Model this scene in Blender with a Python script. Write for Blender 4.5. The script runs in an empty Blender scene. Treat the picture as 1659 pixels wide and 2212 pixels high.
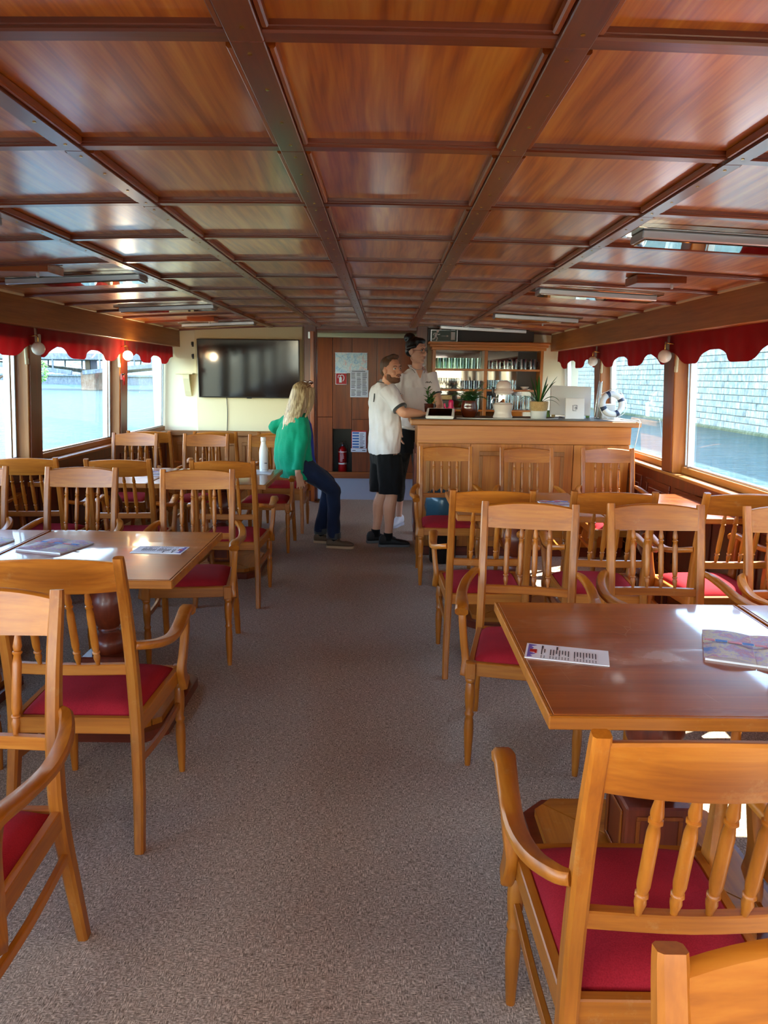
import bpy, bmesh, math, random
from math import sin, cos, pi, radians, sqrt, atan
from mathutils import Vector, Matrix
R = random.Random(7)
S = bpy.context.scene
C = S.collection

# ------------------------------------------------------------------ camera
EYE = 1.55
cam_d = bpy.data.cameras.new('camera'); cam = bpy.data.objects.new('camera', cam_d); C.objects.link(cam)
cam_d.sensor_fit = 'VERTICAL'; cam_d.sensor_height = 24.0; cam_d.lens = 24.0 * 1600.0 / 2212.0
cam_d.clip_start = 0.03; cam_d.clip_end = 2000
pitch = atan((1106 - 812) / 1600.0)
cam.matrix_world = Matrix.Translation((0, 0, EYE)) @ Matrix.Rotation(pi/2 - pitch, 4, 'X') @ Matrix.Rotation(radians(0.7), 4, 'Z')
S.camera = cam

# ------------------------------------------------------------------ world, sun, exposure
w = bpy.data.worlds.new('sky'); S.world = w; w.use_nodes = True
nt = w.node_tree; nt.nodes.clear()
wo = nt.nodes.new('ShaderNodeOutputWorld'); bg = nt.nodes.new('ShaderNodeBackground')
sky = nt.nodes.new('ShaderNodeTexSky'); sky.sky_type = 'NISHITA'; sky.sun_disc = False
SUN_EL, SUN_AZ = radians(52), radians(62)      # azimuth measured from +Y towards +X
sky.sun_elevation = SUN_EL; sky.sun_rotation = SUN_AZ; sky.air_density = 1.2; sky.dust_density = 0.4; sky.ozone_density = 1.5
bg.inputs['Strength'].default_value = 0.70
nt.links.new(sky.outputs[0], bg.inputs['Color']); nt.links.new(bg.outputs[0], wo.inputs['Surface'])
sd = bpy.data.lights.new('sun', 'SUN'); so = bpy.data.objects.new('sun', sd); C.objects.link(so)
sd.energy = 9.0; sd.angle = radians(0.6); sd.color = (1.0, 0.93, 0.82)
sdir = Vector((sin(SUN_AZ)*cos(SUN_EL), cos(SUN_AZ)*cos(SUN_EL), sin(SUN_EL)))
so.rotation_euler = sdir.to_track_quat('Z', 'Y').to_euler()
# added fill lights behind the viewer, unseen, to brighten the saloon
for lx, ly in ((-1.6, -.9), (1.1, -.9), (-1.6, -2.4), (1.1, -2.4)):
    ad = bpy.data.lights.new('aft_fill_light', 'AREA'); ao = bpy.data.objects.new('aft_fill_light', ad); C.objects.link(ao)
    ad.shape = 'RECTANGLE'; ad.size = .9; ad.size_y = .25; ad.energy = 8; ad.color = (1.0, .93, .84); ao.location = (lx, ly, 2.04)
S.view_settings.view_transform = 'Standard'; S.view_settings.look = 'None'
S.view_settings.gamma = 1.0; S.view_settings.use_curve_mapping = False
S.view_settings.exposure = 2.1
S.cycles.max_bounces = 14; S.cycles.diffuse_bounces = 10; S.cycles.glossy_bounces = 4
S.cycles.transparent_max_bounces = 16; S.cycles.transmission_bounces = 6
S.cycles.caustics_reflective = False; S.cycles.caustics_refractive = False
S.cycles.sample_clamp_indirect = 6.0; S.cycles.use_denoising = True

# ------------------------------------------------------------------ materials
MATS = {}
def new_mat(name):
    m = bpy.data.materials.new(name); m.use_nodes = True
    b = m.node_tree.nodes['Principled BSDF']; MATS[name] = m
    return m, m.node_tree, b
def rgb(h):
    h = h.lstrip('#'); v = [int(h[i:i+2], 16)/255 for i in (0, 2, 4)]
    return tuple([(c/12.92 if c <= .04045 else ((c+.055)/1.055)**2.4) for c in v] + [1.0])
def N(t, kind, **kw):
    n = t.nodes.new(kind)
    for k, v in kw.items():
        if k in n.inputs: n.inputs[k].default_value = v
        else: setattr(n, k, v)
    return n
def ramp(t, fac, stops):
    r = t.nodes.new('ShaderNodeValToRGB'); e = r.color_ramp.elements
    while len(e) < len(stops): e.new(0.5)
    for i, (p, c) in enumerate(stops): e[i].position = p; e[i].color = c if len(c) == 4 else (*c, 1)
    t.links.new(fac, r.inputs[0]); return r
def mapping(t, scale, coord='Object', rnd=0.0, rot=(0,0,0)):
    tc = t.nodes.new('ShaderNodeTexCoord'); mp = t.nodes.new('ShaderNodeMapping')
    mp.inputs['Scale'].default_value = scale; mp.inputs['Rotation'].default_value = rot
    t.links.new(tc.outputs[coord], mp.inputs['Vector'])
    if rnd:
        oi = t.nodes.new('ShaderNodeObjectInfo'); ml = N(t, 'ShaderNodeMath', operation='MULTIPLY'); ml.inputs[1].default_value = rnd
        t.links.new(oi.outputs['Random'], ml.inputs[0])
        cb = t.nodes.new('ShaderNodeCombineXYZ')
        for i in range(3): t.links.new(ml.outputs[0], cb.inputs[i])
        t.links.new(cb.outputs[0], mp.inputs['Location'])
    return mp
def plain(name, col, rough=.5, metal=0, spec=.5, **kw):
    m, t, b = new_mat(name)
    b.inputs['Base Color'].default_value = rgb(col) if isinstance(col, str) else col
    b.inputs['Roughness'].default_value = rough; b.inputs['Metallic'].default_value = metal
    b.inputs['Specular IOR Level'].default_value = spec
    for k, v in kw.items(): b.inputs[k].default_value = v
    nz = N(t, 'ShaderNodeTexNoise', Scale=60.0, Detail=2.0)
    mp = mapping(t, (1,1,1)); t.links.new(mp.outputs[0], nz.inputs['Vector'])
    bp = N(t, 'ShaderNodeBump', Strength=0.04, Distance=0.002); t.links.new(nz.outputs[0], bp.inputs['Height']); t.links.new(bp.outputs[0], b.inputs['Normal'])
    return m
def wood(name, axis, c1, c2, c3, rough=.32, fine=1.0, coat=.3, big=1.0, rnd=20.0, wear=0.0):
    """grain runs along the given axis; base colour varies in bands across it"""
    m, t, b = new_mat(name)
    s = [14*fine, 14*fine, 14*fine]; s['xyz'.index(axis)] = 0.9*fine
    mp = mapping(t, s, rnd=rnd)
    n1 = N(t, 'ShaderNodeTexNoise', Scale=1.0*big, Detail=4.0, Roughness=.6, Distortion=.35); t.links.new(mp.outputs[0], n1.inputs['Vector'])
    s2 = [90*fine]*3; s2['xyz'.index(axis)] = 3.0*fine
    mp2 = mapping(t, s2, rnd=rnd)
    n2 = N(t, 'ShaderNodeTexNoise', Scale=1.0, Detail=3.0, Roughness=.6); t.links.new(mp2.outputs[0], n2.inputs['Vector'])
    mx = N(t, 'ShaderNodeMix', data_type='FLOAT'); mx.inputs[0].default_value = .32
    t.links.new(n1.outputs[0], mx.inputs[2]); t.links.new(n2.outputs[0], mx.inputs[3])
    r = ramp(t, mx.outputs[0], [(.30, rgb(c1)), (.52, rgb(c2)), (.74, rgb(c3))])
    out = r.outputs[0]
    oi = t.nodes.new('ShaderNodeObjectInfo')
    hs = N(t, 'ShaderNodeHueSaturation'); mr = N(t, 'ShaderNodeMapRange'); mr.inputs[3].default_value = .88; mr.inputs[4].default_value = 1.12
    t.links.new(oi.outputs['Random'], mr.inputs[0]); t.links.new(mr.outputs[0], hs.inputs['Value']); t.links.new(out, hs.inputs['Color']); out = hs.outputs[0]
    if wear:
        mp3 = mapping(t, (1,1,1), rnd=rnd)
        n3 = N(t, 'ShaderNodeTexNoise', Scale=9.0, Detail=6.0, Roughness=.75); t.links.new(mp3.outputs[0], n3.inputs['Vector'])
        r3 = ramp(t, n3.outputs[0], [(.60, (0,0,0,1)), (.72, (1,1,1,1))])
        ml = N(t, 'ShaderNodeMath', operation='MULTIPLY'); ml.inputs[1].default_value = wear; t.links.new(r3.outputs[0], ml.inputs[0])
        mc = N(t, 'ShaderNodeMix', data_type='RGBA'); t.links.new(ml.outputs[0], mc.inputs[0]); t.links.new(out, mc.inputs[6]); mc.inputs[7].default_value = rgb('#c79a63')
        out = mc.outputs[2]
    t.links.new(out, b.inputs['Base Color'])
    rr = N(t, 'ShaderNodeMapRange'); rr.inputs[3].default_value = rough-.06; rr.inputs[4].default_value = rough+.12
    t.links.new(mx.outputs[0], rr.inputs[0]); t.links.new(rr.outputs[0], b.inputs['Roughness'])
    b.inputs['Coat Weight'].default_value = coat; b.inputs['Coat Roughness'].default_value = .18
    bp = N(t, 'ShaderNodeBump', Strength=0.06, Distance=0.002); t.links.new(n2.outputs[0], bp.inputs['Height']); t.links.new(bp.outputs[0], b.inputs['Normal'])
    return m
for ax in 'xyz':
    wood('batten_'+ax, ax, '#5c2410', '#7c3818', '#934a24', rough=.28, coat=.5)
    wood('honey_'+ax, ax, '#834208', '#ac6112', '#c47c28', rough=.40, wear=.3, coat=.15)
    wood('panel_'+ax, ax, '#6d2c0a', '#9a4a10', '#b8661f', rough=.30, fine=.9, coat=.25, big=1.3)
    wood('dark_'+ax, ax, '#4a1a0c', '#6b2812', '#85381b', rough=.34, coat=.3)
    wood('tan_'+ax, ax, '#80480f', '#a2662a', '#b98042', rough=.42, coat=.15)
    wood('bar_'+ax, ax, '#964f12', '#b66b20', '#ca8636', rough=.38, coat=.2)
wood('lobby_z', 'z', '#5a2206', '#82390c', '#974a14', rough=.4, coat=.15)
wood('top_x', 'x', '#6b2c0a', '#8f4614', '#a95c22', rough=.30, coat=.55, fine=1.0, wear=.0)
def tabletop_mat():
    m = MATS['top_x']; t = m.node_tree; b = t.nodes['Principled BSDF']
    # worn lacquer: cloudy patches of more roughness, paler where rubbed, short pale scratches
    col = b.inputs['Base Color'].links[0].from_socket
    mp = mapping(t, (1,2.2,1), rnd=9.0)
    n = N(t, 'ShaderNodeTexNoise', Scale=3.2, Detail=6.0, Roughness=.62, Distortion=.6); t.links.new(mp.outputs[0], n.inputs['Vector'])
    r = ramp(t, n.outputs[0], [(.57, (0,0,0,1)), (.70, (1,1,1,1))])
    v = N(t, 'ShaderNodeTexVoronoi', Scale=16.0, feature='DISTANCE_TO_EDGE'); mp2 = mapping(t, (1,.35,1), rnd=5.0)
    nd = N(t, 'ShaderNodeTexNoise', Scale=7.0, Detail=2.0); t.links.new(mp2.outputs[0], nd.inputs['Vector'])
    t.links.new(mp2.outputs[0], v.inputs['Vector'])
    r2 = ramp(t, v.outputs[0], [(.0, (1,1,1,1)), (.012, (0,0,0,1))])
    r3 = ramp(t, nd.outputs[0], [(.56, (0,0,0,1)), (.64, (1,1,1,1))])
    sc = N(t, 'ShaderNodeMath', operation='MULTIPLY'); t.links.new(r2.outputs[0], sc.inputs[0]); t.links.new(r3.outputs[0], sc.inputs[1])
    ma = N(t, 'ShaderNodeMath', operation='MULTIPLY'); ma.inputs[1].default_value = .30; t.links.new(r.outputs[0], ma.inputs[0])
    mb = N(t, 'ShaderNodeMath', operation='MULTIPLY'); mb.inputs[1].default_value = .45; t.links.new(sc.outputs[0], mb.inputs[0])
    mm = N(t, 'ShaderNodeMath', operation='MAXIMUM'); t.links.new(ma.outputs[0], mm.inputs[0]); t.links.new(mb.outputs[0], mm.inputs[1])
    mc = N(t, 'ShaderNodeMix', data_type='RGBA'); t.links.new(mm.outputs[0], mc.inputs[0]); t.links.new(col, mc.inputs[6]); mc.inputs[7].default_value = rgb('#c9a586')
    t.links.new(mc.outputs[2], b.inputs['Base Color'])
    cr = N(t, 'ShaderNodeMapRange'); cr.inputs[3].default_value = .05; cr.inputs[4].default_value = .34; t.links.new(r.outputs[0], cr.inputs[0]); t.links.new(cr.outputs[0], b.inputs['Coat Roughness'])
tabletop_mat()

def ceiling_mat(name, axis):
    m, t, b = new_mat(name)
    s = [30, 30, 30]; s['xyz'.index(axis)] = .55
    mp = mapping(t, s, rnd=31.0, rot=(0, 0, radians(0)))
    lo = N(t, 'ShaderNodeTexNoise', Scale=1.6, Detail=1.0); mpl = mapping(t, (1.5, 1, 1), rnd=31.0); t.links.new(mpl.outputs[0], lo.inputs['Vector'])
    sb = N(t, 'ShaderNodeVectorMath', operation='SCALE'); sb.inputs['Scale'].default_value = 2.6; t.links.new(lo.outputs[1], sb.inputs[0])
    av = N(t, 'ShaderNodeVectorMath', operation='ADD'); t.links.new(mp.outputs[0], av.inputs[0]); t.links.new(sb.outputs[0], av.inputs[1])
    wv = N(t, 'ShaderNodeTexNoise', Scale=1.0, Detail=2.0, Roughness=.45); t.links.new(av.outputs[0], wv.inputs['Vector'])
    s2 = [120, 120, 120]; s2['xyz'.index(axis)] = 3.0
    mp2 = mapping(t, s2, rnd=31.0); n2 = N(t, 'ShaderNodeTexNoise', Scale=1.0, Detail=3.0); t.links.new(mp2.outputs[0], n2.inputs['Vector'])
    mx = N(t, 'ShaderNodeMix', data_type='FLOAT'); mx.inputs[0].default_value = .3
    t.links.new(wv.outputs[0], mx.inputs[2]); t.links.new(n2.outputs[0], mx.inputs[3])
    r = ramp(t, mx.outputs[0], [(.34, rgb('#9c460c')), (.5, rgb('#cb7018')), (.66, rgb('#e09234'))])
    oi = t.nodes.new('ShaderNodeObjectInfo'); hs = N(t, 'ShaderNodeHueSaturation'); mr = N(t, 'ShaderNodeMapRange'); mr.inputs[3].default_value = .86; mr.inputs[4].default_value = 1.14
    t.links.new(oi.outputs['Random'], mr.inputs[0]); t.links.new(mr.outputs[0], hs.inputs['Value']); t.links.new(r.outputs[0], hs.inputs['Color'])
    t.links.new(hs.outputs[0], b.inputs['Base Color'])
    b.inputs['Roughness'].default_value = .30; b.inputs['Coat Weight'].default_value = .75; b.inputs['Coat IOR'].default_value = 1.6; b.inputs['Coat Roughness'].default_value = .16
    bp = N(t, 'ShaderNodeBump', Strength=0.05, Distance=0.003); t.links.new(n2.outputs[0], bp.inputs['Height']); t.links.new(bp.outputs[0], b.inputs['Normal'])
ceiling_mat('ceiling_wood', 'y')

def carpet_mat():
    m, t, b = new_mat('carpet')
    mp = mapping(t, (1, 1, 1))
    n = N(t, 'ShaderNodeTexNoise', Scale=170.0, Detail=4.0, Roughness=.8)
    t.links.new(mp.outputs[0], n.inputs['Vector'])
    mpa = mapping(t, (420, 60, 1)); na = N(t, 'ShaderNodeTexNoise', Scale=1.0, Detail=1.0); t.links.new(mpa.outputs[0], na.inputs['Vector'])
    mpb = mapping(t, (60, 420, 1)); nb = N(t, 'ShaderNodeTexNoise', Scale=1.0, Detail=1.0); t.links.new(mpb.outputs[0], nb.inputs['Vector'])
    ck = N(t, 'ShaderNodeTexNoise', Scale=26.0, Detail=1.0); t.links.new(mp.outputs[0], ck.inputs['Vector'])
    ckr = ramp(t, ck.outputs[0], [(.47, (0,0,0,1)), (.53, (1,1,1,1))])
    mx = N(t, 'ShaderNodeMix', data_type='FLOAT'); t.links.new(ckr.outputs[0], mx.inputs[0]); t.links.new(na.outputs[0], mx.inputs[2]); t.links.new(nb.outputs[0], mx.inputs[3])
    m2 = N(t, 'ShaderNodeMix', data_type='FLOAT'); m2.inputs[0].default_value = .45; t.links.new(n.outputs[0], m2.inputs[2]); t.links.new(mx.outputs[0], m2.inputs[3])
    r = ramp(t, m2.outputs[0], [(.37, rgb('#63574a')), (.50, rgb('#ac9b88')), (.61, rgb('#e2d3bf'))])
    # broad wear: greyer and redder areas
    nl = N(t, 'ShaderNodeTexNoise', Scale=1.1, Detail=3.0, Roughness=.6); t.links.new(mp.outputs[0], nl.inputs['Vector'])
    rl = ramp(t, nl.outputs[0], [(.35, rgb('#8f8678')), (.55, rgb('#8b7a6e')), (.72, rgb('#8c6a60'))])
    mc = N(t, 'ShaderNodeMix', data_type='RGBA'); mc.blend_type = 'OVERLAY'; mc.inputs[0].default_value = .35
    t.links.new(r.outputs[0], mc.inputs[6]); t.links.new(rl.outputs[0], mc.inputs[7])
    t.links.new(mc.outputs[2], b.inputs['Base Color']); b.inputs['Roughness'].default_value = .95; b.inputs['Specular IOR Level'].default_value = .1
    bp = N(t, 'ShaderNodeBump', Strength=0.6, Distance=0.004); t.links.new(m2.outputs[0], bp.inputs['Height']); t.links.new(bp.outputs[0], b.inputs['Normal'])
carpet_mat()
def fabric(name, c1, c2, rough=.9, sc=350, sheen=.4, bump=.15):
    m, t, b = new_mat(name); mp = mapping(t, (1,1,1), rnd=5.0)
    n = N(t, 'ShaderNodeTexNoise', Scale=sc, Detail=2.0); t.links.new(mp.outputs[0], n.inputs['Vector'])
    n2 = N(t, 'ShaderNodeTexNoise', Scale=5.0, Detail=3.0); t.links.new(mp.outputs[0], n2.inputs['Vector'])
    mx = N(t, 'ShaderNodeMix', data_type='FLOAT'); mx.inputs[0].default_value = .5; t.links.new(n.outputs[0], mx.inputs[2]); t.links.new(n2.outputs[0], mx.inputs[3])
    r = ramp(t, mx.outputs[0], [(.35, rgb(c1)), (.65, rgb(c2))]); t.links.new(r.outputs[0], b.inputs['Base Color'])
    b.inputs['Roughness'].default_value = rough; b.inputs['Sheen Weight'].default_value = sheen; b.inputs['Specular IOR Level'].default_value = .2
    bp = N(t, 'ShaderNodeBump', Strength=bump, Distance=0.002); t.links.new(mx.outputs[0], bp.inputs['Height']); t.links.new(bp.outputs[0], b.inputs['Normal'])
    return m
fabric('seat_red', '#87121c', '#a81f2a', sheen=.0)
fabric('valance_red', '#a81417', '#c62022', sheen=.2)
def translucent(name, k):
    m = MATS[name]; t = m.node_tree; b = t.nodes['Principled BSDF']; out = t.nodes['Material Output']
    tl = N(t, 'ShaderNodeBsdfTranslucent'); t.links.new(b.inputs['Base Color'].links[0].from_socket, tl.inputs[0])
    mx = t.nodes.new('ShaderNodeMixShader'); mx.inputs[0].default_value = k; t.links.new(b.outputs[0], mx.inputs[1]); t.links.new(tl.outputs[0], mx.inputs[2]); t.links.new(mx.outputs[0], out.inputs[0])
translucent('valance_red', .42)
fabric('green_knit', '#06805f', '#0c9a74', sc=200, sheen=.1)
fabric('polo_white', '#d9d8dc', '#eceaee', sc=400, sheen=.1)
fabric('black_cloth', '#0b0b0d', '#17171a', sheen=.1)
fabric('denim', '#121a2e', '#1f2a46', sc=500, sheen=.1)
fabric('blue_shirt', '#17278a', '#2438a8', sheen=.1)
fabric('camo', '#1c1d1e', '#3c3e40', sc=18, sheen=.0)
fabric('mesh_grey', '#2d3032', '#4b4e50', sc=600)
fabric('woven', '#b08f5c', '#d8bd8a', sc=120, bump=.6)
plain('cream', '#e8ddb0', .6); plain('cream_light', '#efe8c6', .6)
plain('white_plastic', '#e9e7e2', .35); plain('white_paint', '#dcdcd8', .4); plain('ceramic', '#efe3d8', .12)
plain('black_plastic', '#0b0b0c', .3); plain('screen', '#020203', .08, spec=.6); plain('grey_panel', '#4f4a45', .5)
plain('alu', '#c8ccd0', .35, metal=.9); plain('chrome', '#d8d8d8', .08, metal=1.0); plain('painted_daylight', '#a9b2bd', .6)
plain('brass', '#c79b4a', .25, metal=1.0)
plain('mirror', '#b9b4aa', .03, metal=1.0); plain('mirror_dark', '#6d6a66', .04, metal=1.0)
plain('red_paint', '#b00f12', .28); plain('sign_green', '#1f3a2a', .4); plain('white_ink', '#e8e8e4', .5)
plain('paper', '#e8e8ee', .6); plain('ink', '#33353f', .6); plain('sign_red', '#b3121c', .4)
plain('blue_ink', '#3f6fb0', .6); plain('map_blue', '#9cc4d6', .5); plain('pink', '#d81e5f', .3); plain('pot_brown', '#5a2410', .12, spec=.7)
plain('leaf', '#3f7a35', .4); plain('leaf_dark', '#2c5f2c', .4); plain('leaf_light', '#6f9a4a', .4); plain('navy', '#1c2540', .5)
plain('rope', '#ddd8cc', .8); plain('skin_m', '#dba283', .5); plain('skin_f', '#deac90', .5); plain('skin_old', '#cc9a80', .5)
plain('hair_brown', '#5c432e', .6); plain('hair_black', '#0d0a0a', .45); plain('hair_stubble', '#6a4a38', .8); plain('beard', '#6b4630', .8)
plain('shoe_brown', '#5a4632', .7); plain('shoe_black', '#17181a', .7); plain('shoe_white', '#dfe4e8', .6); plain('sole_tan', '#b39673', .7); plain('sole_grey', '#5c5e60', .7)
plain('bag_blue', '#2c4f5e', .25); plain('lip', '#b0705f', .5); plain('eye_white', '#dcdcdc', .2); plain('iris', '#2a1b12', .1); plain('cable', '#cfcfc8', .5)
plain('lens_silver', '#c9cdd6', .3); plain('soil', '#2a1c12', .9); plain('steel_dark', '#3a3836', .3, metal=.8); plain('menu_purple', '#6a5aa8', .6)
for k in ('mirror', 'mirror_dark', 'chrome', 'screen'):
    for n_ in MATS[k].node_tree.nodes:
        if n_.type == 'BUMP': n_.inputs['Strength'].default_value = 0.0
def hair_mat():
    m, t, b = new_mat('hair_blond'); mp = mapping(t, (70, 70, 2.0)); n = N(t, 'ShaderNodeTexNoise', Scale=1.0, Detail=3.0); t.links.new(mp.outputs[0], n.inputs['Vector'])
    r = ramp(t, n.outputs[0], [(.3, rgb('#6d5333')), (.5, rgb('#a98f66')), (.72, rgb('#d3c19a'))]); t.links.new(r.outputs[0], b.inputs['Base Color']); b.inputs['Roughness'].default_value = .45
    bp = N(t, 'ShaderNodeBump', Strength=.5, Distance=.006); t.links.new(n.outputs[0], bp.inputs['Height']); t.links.new(bp.outputs[0], b.inputs['Normal'])
hair_mat()
def lamp_mat(name, col, st):
    m, t, b = new_mat(name); b.inputs['Base Color'].default_value = rgb('#f3eee4'); b.inputs['Emission Color'].default_value = rgb(col); b.inputs['Emission Strength'].default_value = st; b.inputs['Roughness'].default_value = .3
lamp_mat('globe_off', '#ffffff', 0.0); lamp_mat('globe_on', '#ffd9a0', 6.0)
def glass_pane():
    m, t, b = new_mat('window_glass'); t.nodes.remove(b); out = t.nodes['Material Output']
    tr = N(t, 'ShaderNodeBsdfTransparent'); tr.inputs[0].default_value = (.78, .82, .82, 1)
    gl = N(t, 'ShaderNodeBsdfGlossy'); gl.inputs['Roughness'].default_value = .0
    lw = N(t, 'ShaderNodeLayerWeight', Blend=.5)
    pw = N(t, 'ShaderNodeMath', operation='POWER'); pw.inputs[1].default_value = 4.5; t.links.new(lw.outputs['Facing'], pw.inputs[0])
    mr = N(t, 'ShaderNodeMapRange'); mr.inputs[3].default_value = .06; mr.inputs[4].default_value = 1.0; t.links.new(pw.outputs[0], mr.inputs[0])
    mx = t.nodes.new('ShaderNodeMixShader'); t.links.new(mr.outputs[0], mx.inputs[0]); t.links.new(tr.outputs[0], mx.inputs[1]); t.links.new(gl.outputs[0], mx.inputs[2]); t.links.new(mx.outputs[0], out.inputs[0])
glass_pane()
def drink_glass(name, tint):
    m, t, b = new_mat(name); t.nodes.remove(b); out = t.nodes['Material Output']
    tr = N(t, 'ShaderNodeBsdfTransparent'); tr.inputs[0].default_value = tint
    gl = N(t, 'ShaderNodeBsdfGlossy'); gl.inputs['Roughness'].default_value = .03; gl.inputs[0].default_value = (.9, .95, .95, 1)
    lw = N(t, 'ShaderNodeLayerWeight', Blend=.45)
    mx = t.nodes.new('ShaderNodeMixShader'); t.links.new(lw.outputs['Facing'], mx.inputs[0]); t.links.new(tr.outputs[0], mx.inputs[1]); t.links.new(gl.outputs[0], mx.inputs[2]); t.links.new(mx.outputs[0], out.inputs[0])
drink_glass('glass_green', (.86, .94, .90, 1)); drink_glass('glass_clear', (.93, .95, .96, 1)); drink_glass('glass_fog', (.72, .74, .78, 1))
def water_mat():
    m, t, b = new_mat('water'); mp = mapping(t, (1, 2.2, 1))
    n = N(t, 'ShaderNodeTexNoise', Scale=1.9, Detail=5.0, Roughness=.65, Distortion=.4); t.links.new(mp.outputs[0], n.inputs['Vector'])
    n2 = N(t, 'ShaderNodeTexNoise', Scale=.5, Detail=2.0); t.links.new(mp.outputs[0], n2.inputs['Vector'])
    ad = N(t, 'ShaderNodeMath', operation='ADD'); t.links.new(n.outputs[0], ad.inputs[0]); t.links.new(n2.outputs[0], ad.inputs[1])
    b.inputs['Base Color'].default_value = rgb('#3b5a58'); b.inputs['Roughness'].default_value = .10; b.inputs['IOR'].default_value = 1.33
    bp = N(t, 'ShaderNodeBump', Strength=1.0, Distance=0.32); t.links.new(ad.outputs[0], bp.inputs['Height']); t.links.new(bp.outputs[0], b.inputs['Normal'])
water_mat()
def stone_mat(name, c1, c2, c3, stain=True):
    m, t, b = new_mat(name); mp = mapping(t, (1,1,1), rnd=8.0)
    n = N(t, 'ShaderNodeTexNoise', Scale=2.5, Detail=7.0, Roughness=.75); t.links.new(mp.outputs[0], n.inputs['Vector'])
    mps = mapping(t, (3, 3, .6), rnd=8.0); n2 = N(t, 'ShaderNodeTexNoise', Scale=2.0, Detail=5.0, Roughness=.7); t.links.new(mps.outputs[0], n2.inputs['Vector'])
    mx = N(t, 'ShaderNodeMix', data_type='FLOAT'); mx.inputs[0].default_value = .5; t.links.new(n.outputs[0], mx.inputs[2]); t.links.new(n2.outputs[0], mx.inputs[3])
    r = ramp(t, mx.outputs[0], [(.40, rgb(c1)), (.52, rgb(c2)), (.62, rgb(c3))]); t.links.new(r.outputs[0], b.inputs['Base Color']); b.inputs['Roughness'].default_value = .9
    bp = N(t, 'ShaderNodeBump', Strength=.5, Distance=.02); t.links.new(n.outputs[0], bp.inputs['Height']); t.links.new(bp.outputs[0], b.inputs['Normal'])
stone_mat('quay_stone', '#6a7068', '#969a90', '#c2c4ba'); stone_mat('mortar', '#6a6c64', '#84867c', '#9a9c92')
stone_mat('bank_stone', '#6c6450', '#857c64', '#9a917a'); stone_mat('pier_stone', '#b08a70', '#c7a58c', '#d8bfa8'); stone_mat('concrete', '#6a6d70', '#808488', '#989ca0')
stone_mat('moss', '#3c4a2c', '#5a6040', '#7c7c60')
def graffiti_mat():
    m, t, b = new_mat('graffiti_wall'); mp = mapping(t, (.35, .35, .9)); v = N(t, 'ShaderNodeTexVoronoi', Scale=3.0); t.links.new(mp.outputs[0], v.inputs['Vector'])
    n = N(t, 'ShaderNodeTexNoise', Scale=1.6, Detail=3.0, Distortion=1.5); t.links.new(mp.outputs[0], n.inputs['Vector'])
    r = ramp(t, n.outputs[0], [(.38, rgb('#c9b8b4')), (.47, rgb('#7f93a8')), (.52, rgb('#e4e4e6')), (.58, rgb('#6d8aa6')), (.64, rgb('#c2b2b6'))])
    t.links.new(r.outputs[0], b.inputs['Base Color']); b.inputs['Roughness'].default_value = .9
graffiti_mat()

# ------------------------------------------------------------------ object helpers
def mesh_obj(name, bm, mat, parent=None, smooth=False, loc=None):
    me = bpy.data.meshes.new(name); bmesh.ops.recalc_face_normals(bm, faces=bm.faces) ; bm.to_mesh(me); bm.free()
    for m in (mat if isinstance(mat, (list, tuple)) else [mat]): me.materials.append(MATS[m])
    if smooth:
        for p in me.polygons: p.use_smooth = True
        if smooth is not True: me.set_sharp_from_angle(angle=radians(smooth))
    o = bpy.data.objects.new(name, me); C.objects.link(o)
    if parent is not None: o.parent = parent
    if loc is not None: o.location = loc
    return o
def tag(o, label=None, cat=None, group=None, kind=None):
    if label: o['label'] = label
    if cat: o['category'] = cat
    if group: o['group'] = group
    if kind: o['kind'] = kind
    return o
def thing(name, label, cat, loc=(0,0,0), rz=0, group=None):
    o = bpy.data.objects.new(name, None); C.objects.link(o); o.empty_display_size = .1
    o.location = loc; o.rotation_euler = (0, 0, rz); return tag(o, label, cat, group)
def struct(name, bm=None, mat=None, label=None, smooth=False):
    if bm is None: o = bpy.data.objects.new(name, None); C.objects.link(o)
    else: o = mesh_obj(name, bm, mat, smooth=smooth)
    o['kind'] = 'structure'
    if label: o['label'] = label
    return o
def dup(root, loc, rz, label, group=None):
    r = root.copy(); C.objects.link(r); r.location = loc; r.rotation_euler = (0, 0, rz); r['label'] = label
    if group: r['group'] = group
    for ch in list(root.children):
        c = ch.copy(); C.objects.link(c); c.parent = r
        for g in list(ch.children):
            d = g.copy(); C.objects.link(d); d.parent = c
    return r
def box(bm, x0, x1, y0, y1, z0, z1, bev=0, mi=0, seg=1):
    vs = [bm.verts.new((x, y, z)) for x in (x0, x1) for y in (y0, y1) for z in (z0, z1)]
    fs = [bm.faces.new([vs[i] for i in f]) for f in ((0,1,3,2), (4,6,7,5), (0,4,5,1), (2,3,7,6), (0,2,6,4), (1,5,7,3))]
    for f in fs: f.material_index = mi
    if bev:
        es = list({e for f in fs for e in f.edges})
        r = bmesh.ops.bevel(bm, geom=es, offset=bev, segments=seg, affect='EDGES', profile=.7)
        for f in r['faces']: f.material_index = mi
    return vs
def B(*a, **k): bm = bmesh.new(); box(bm, *a, **k); return bm
def boxes(lst, bev=0):
    bm = bmesh.new()
    for a in lst: box(bm, *a, bev=bev)
    return bm
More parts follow.
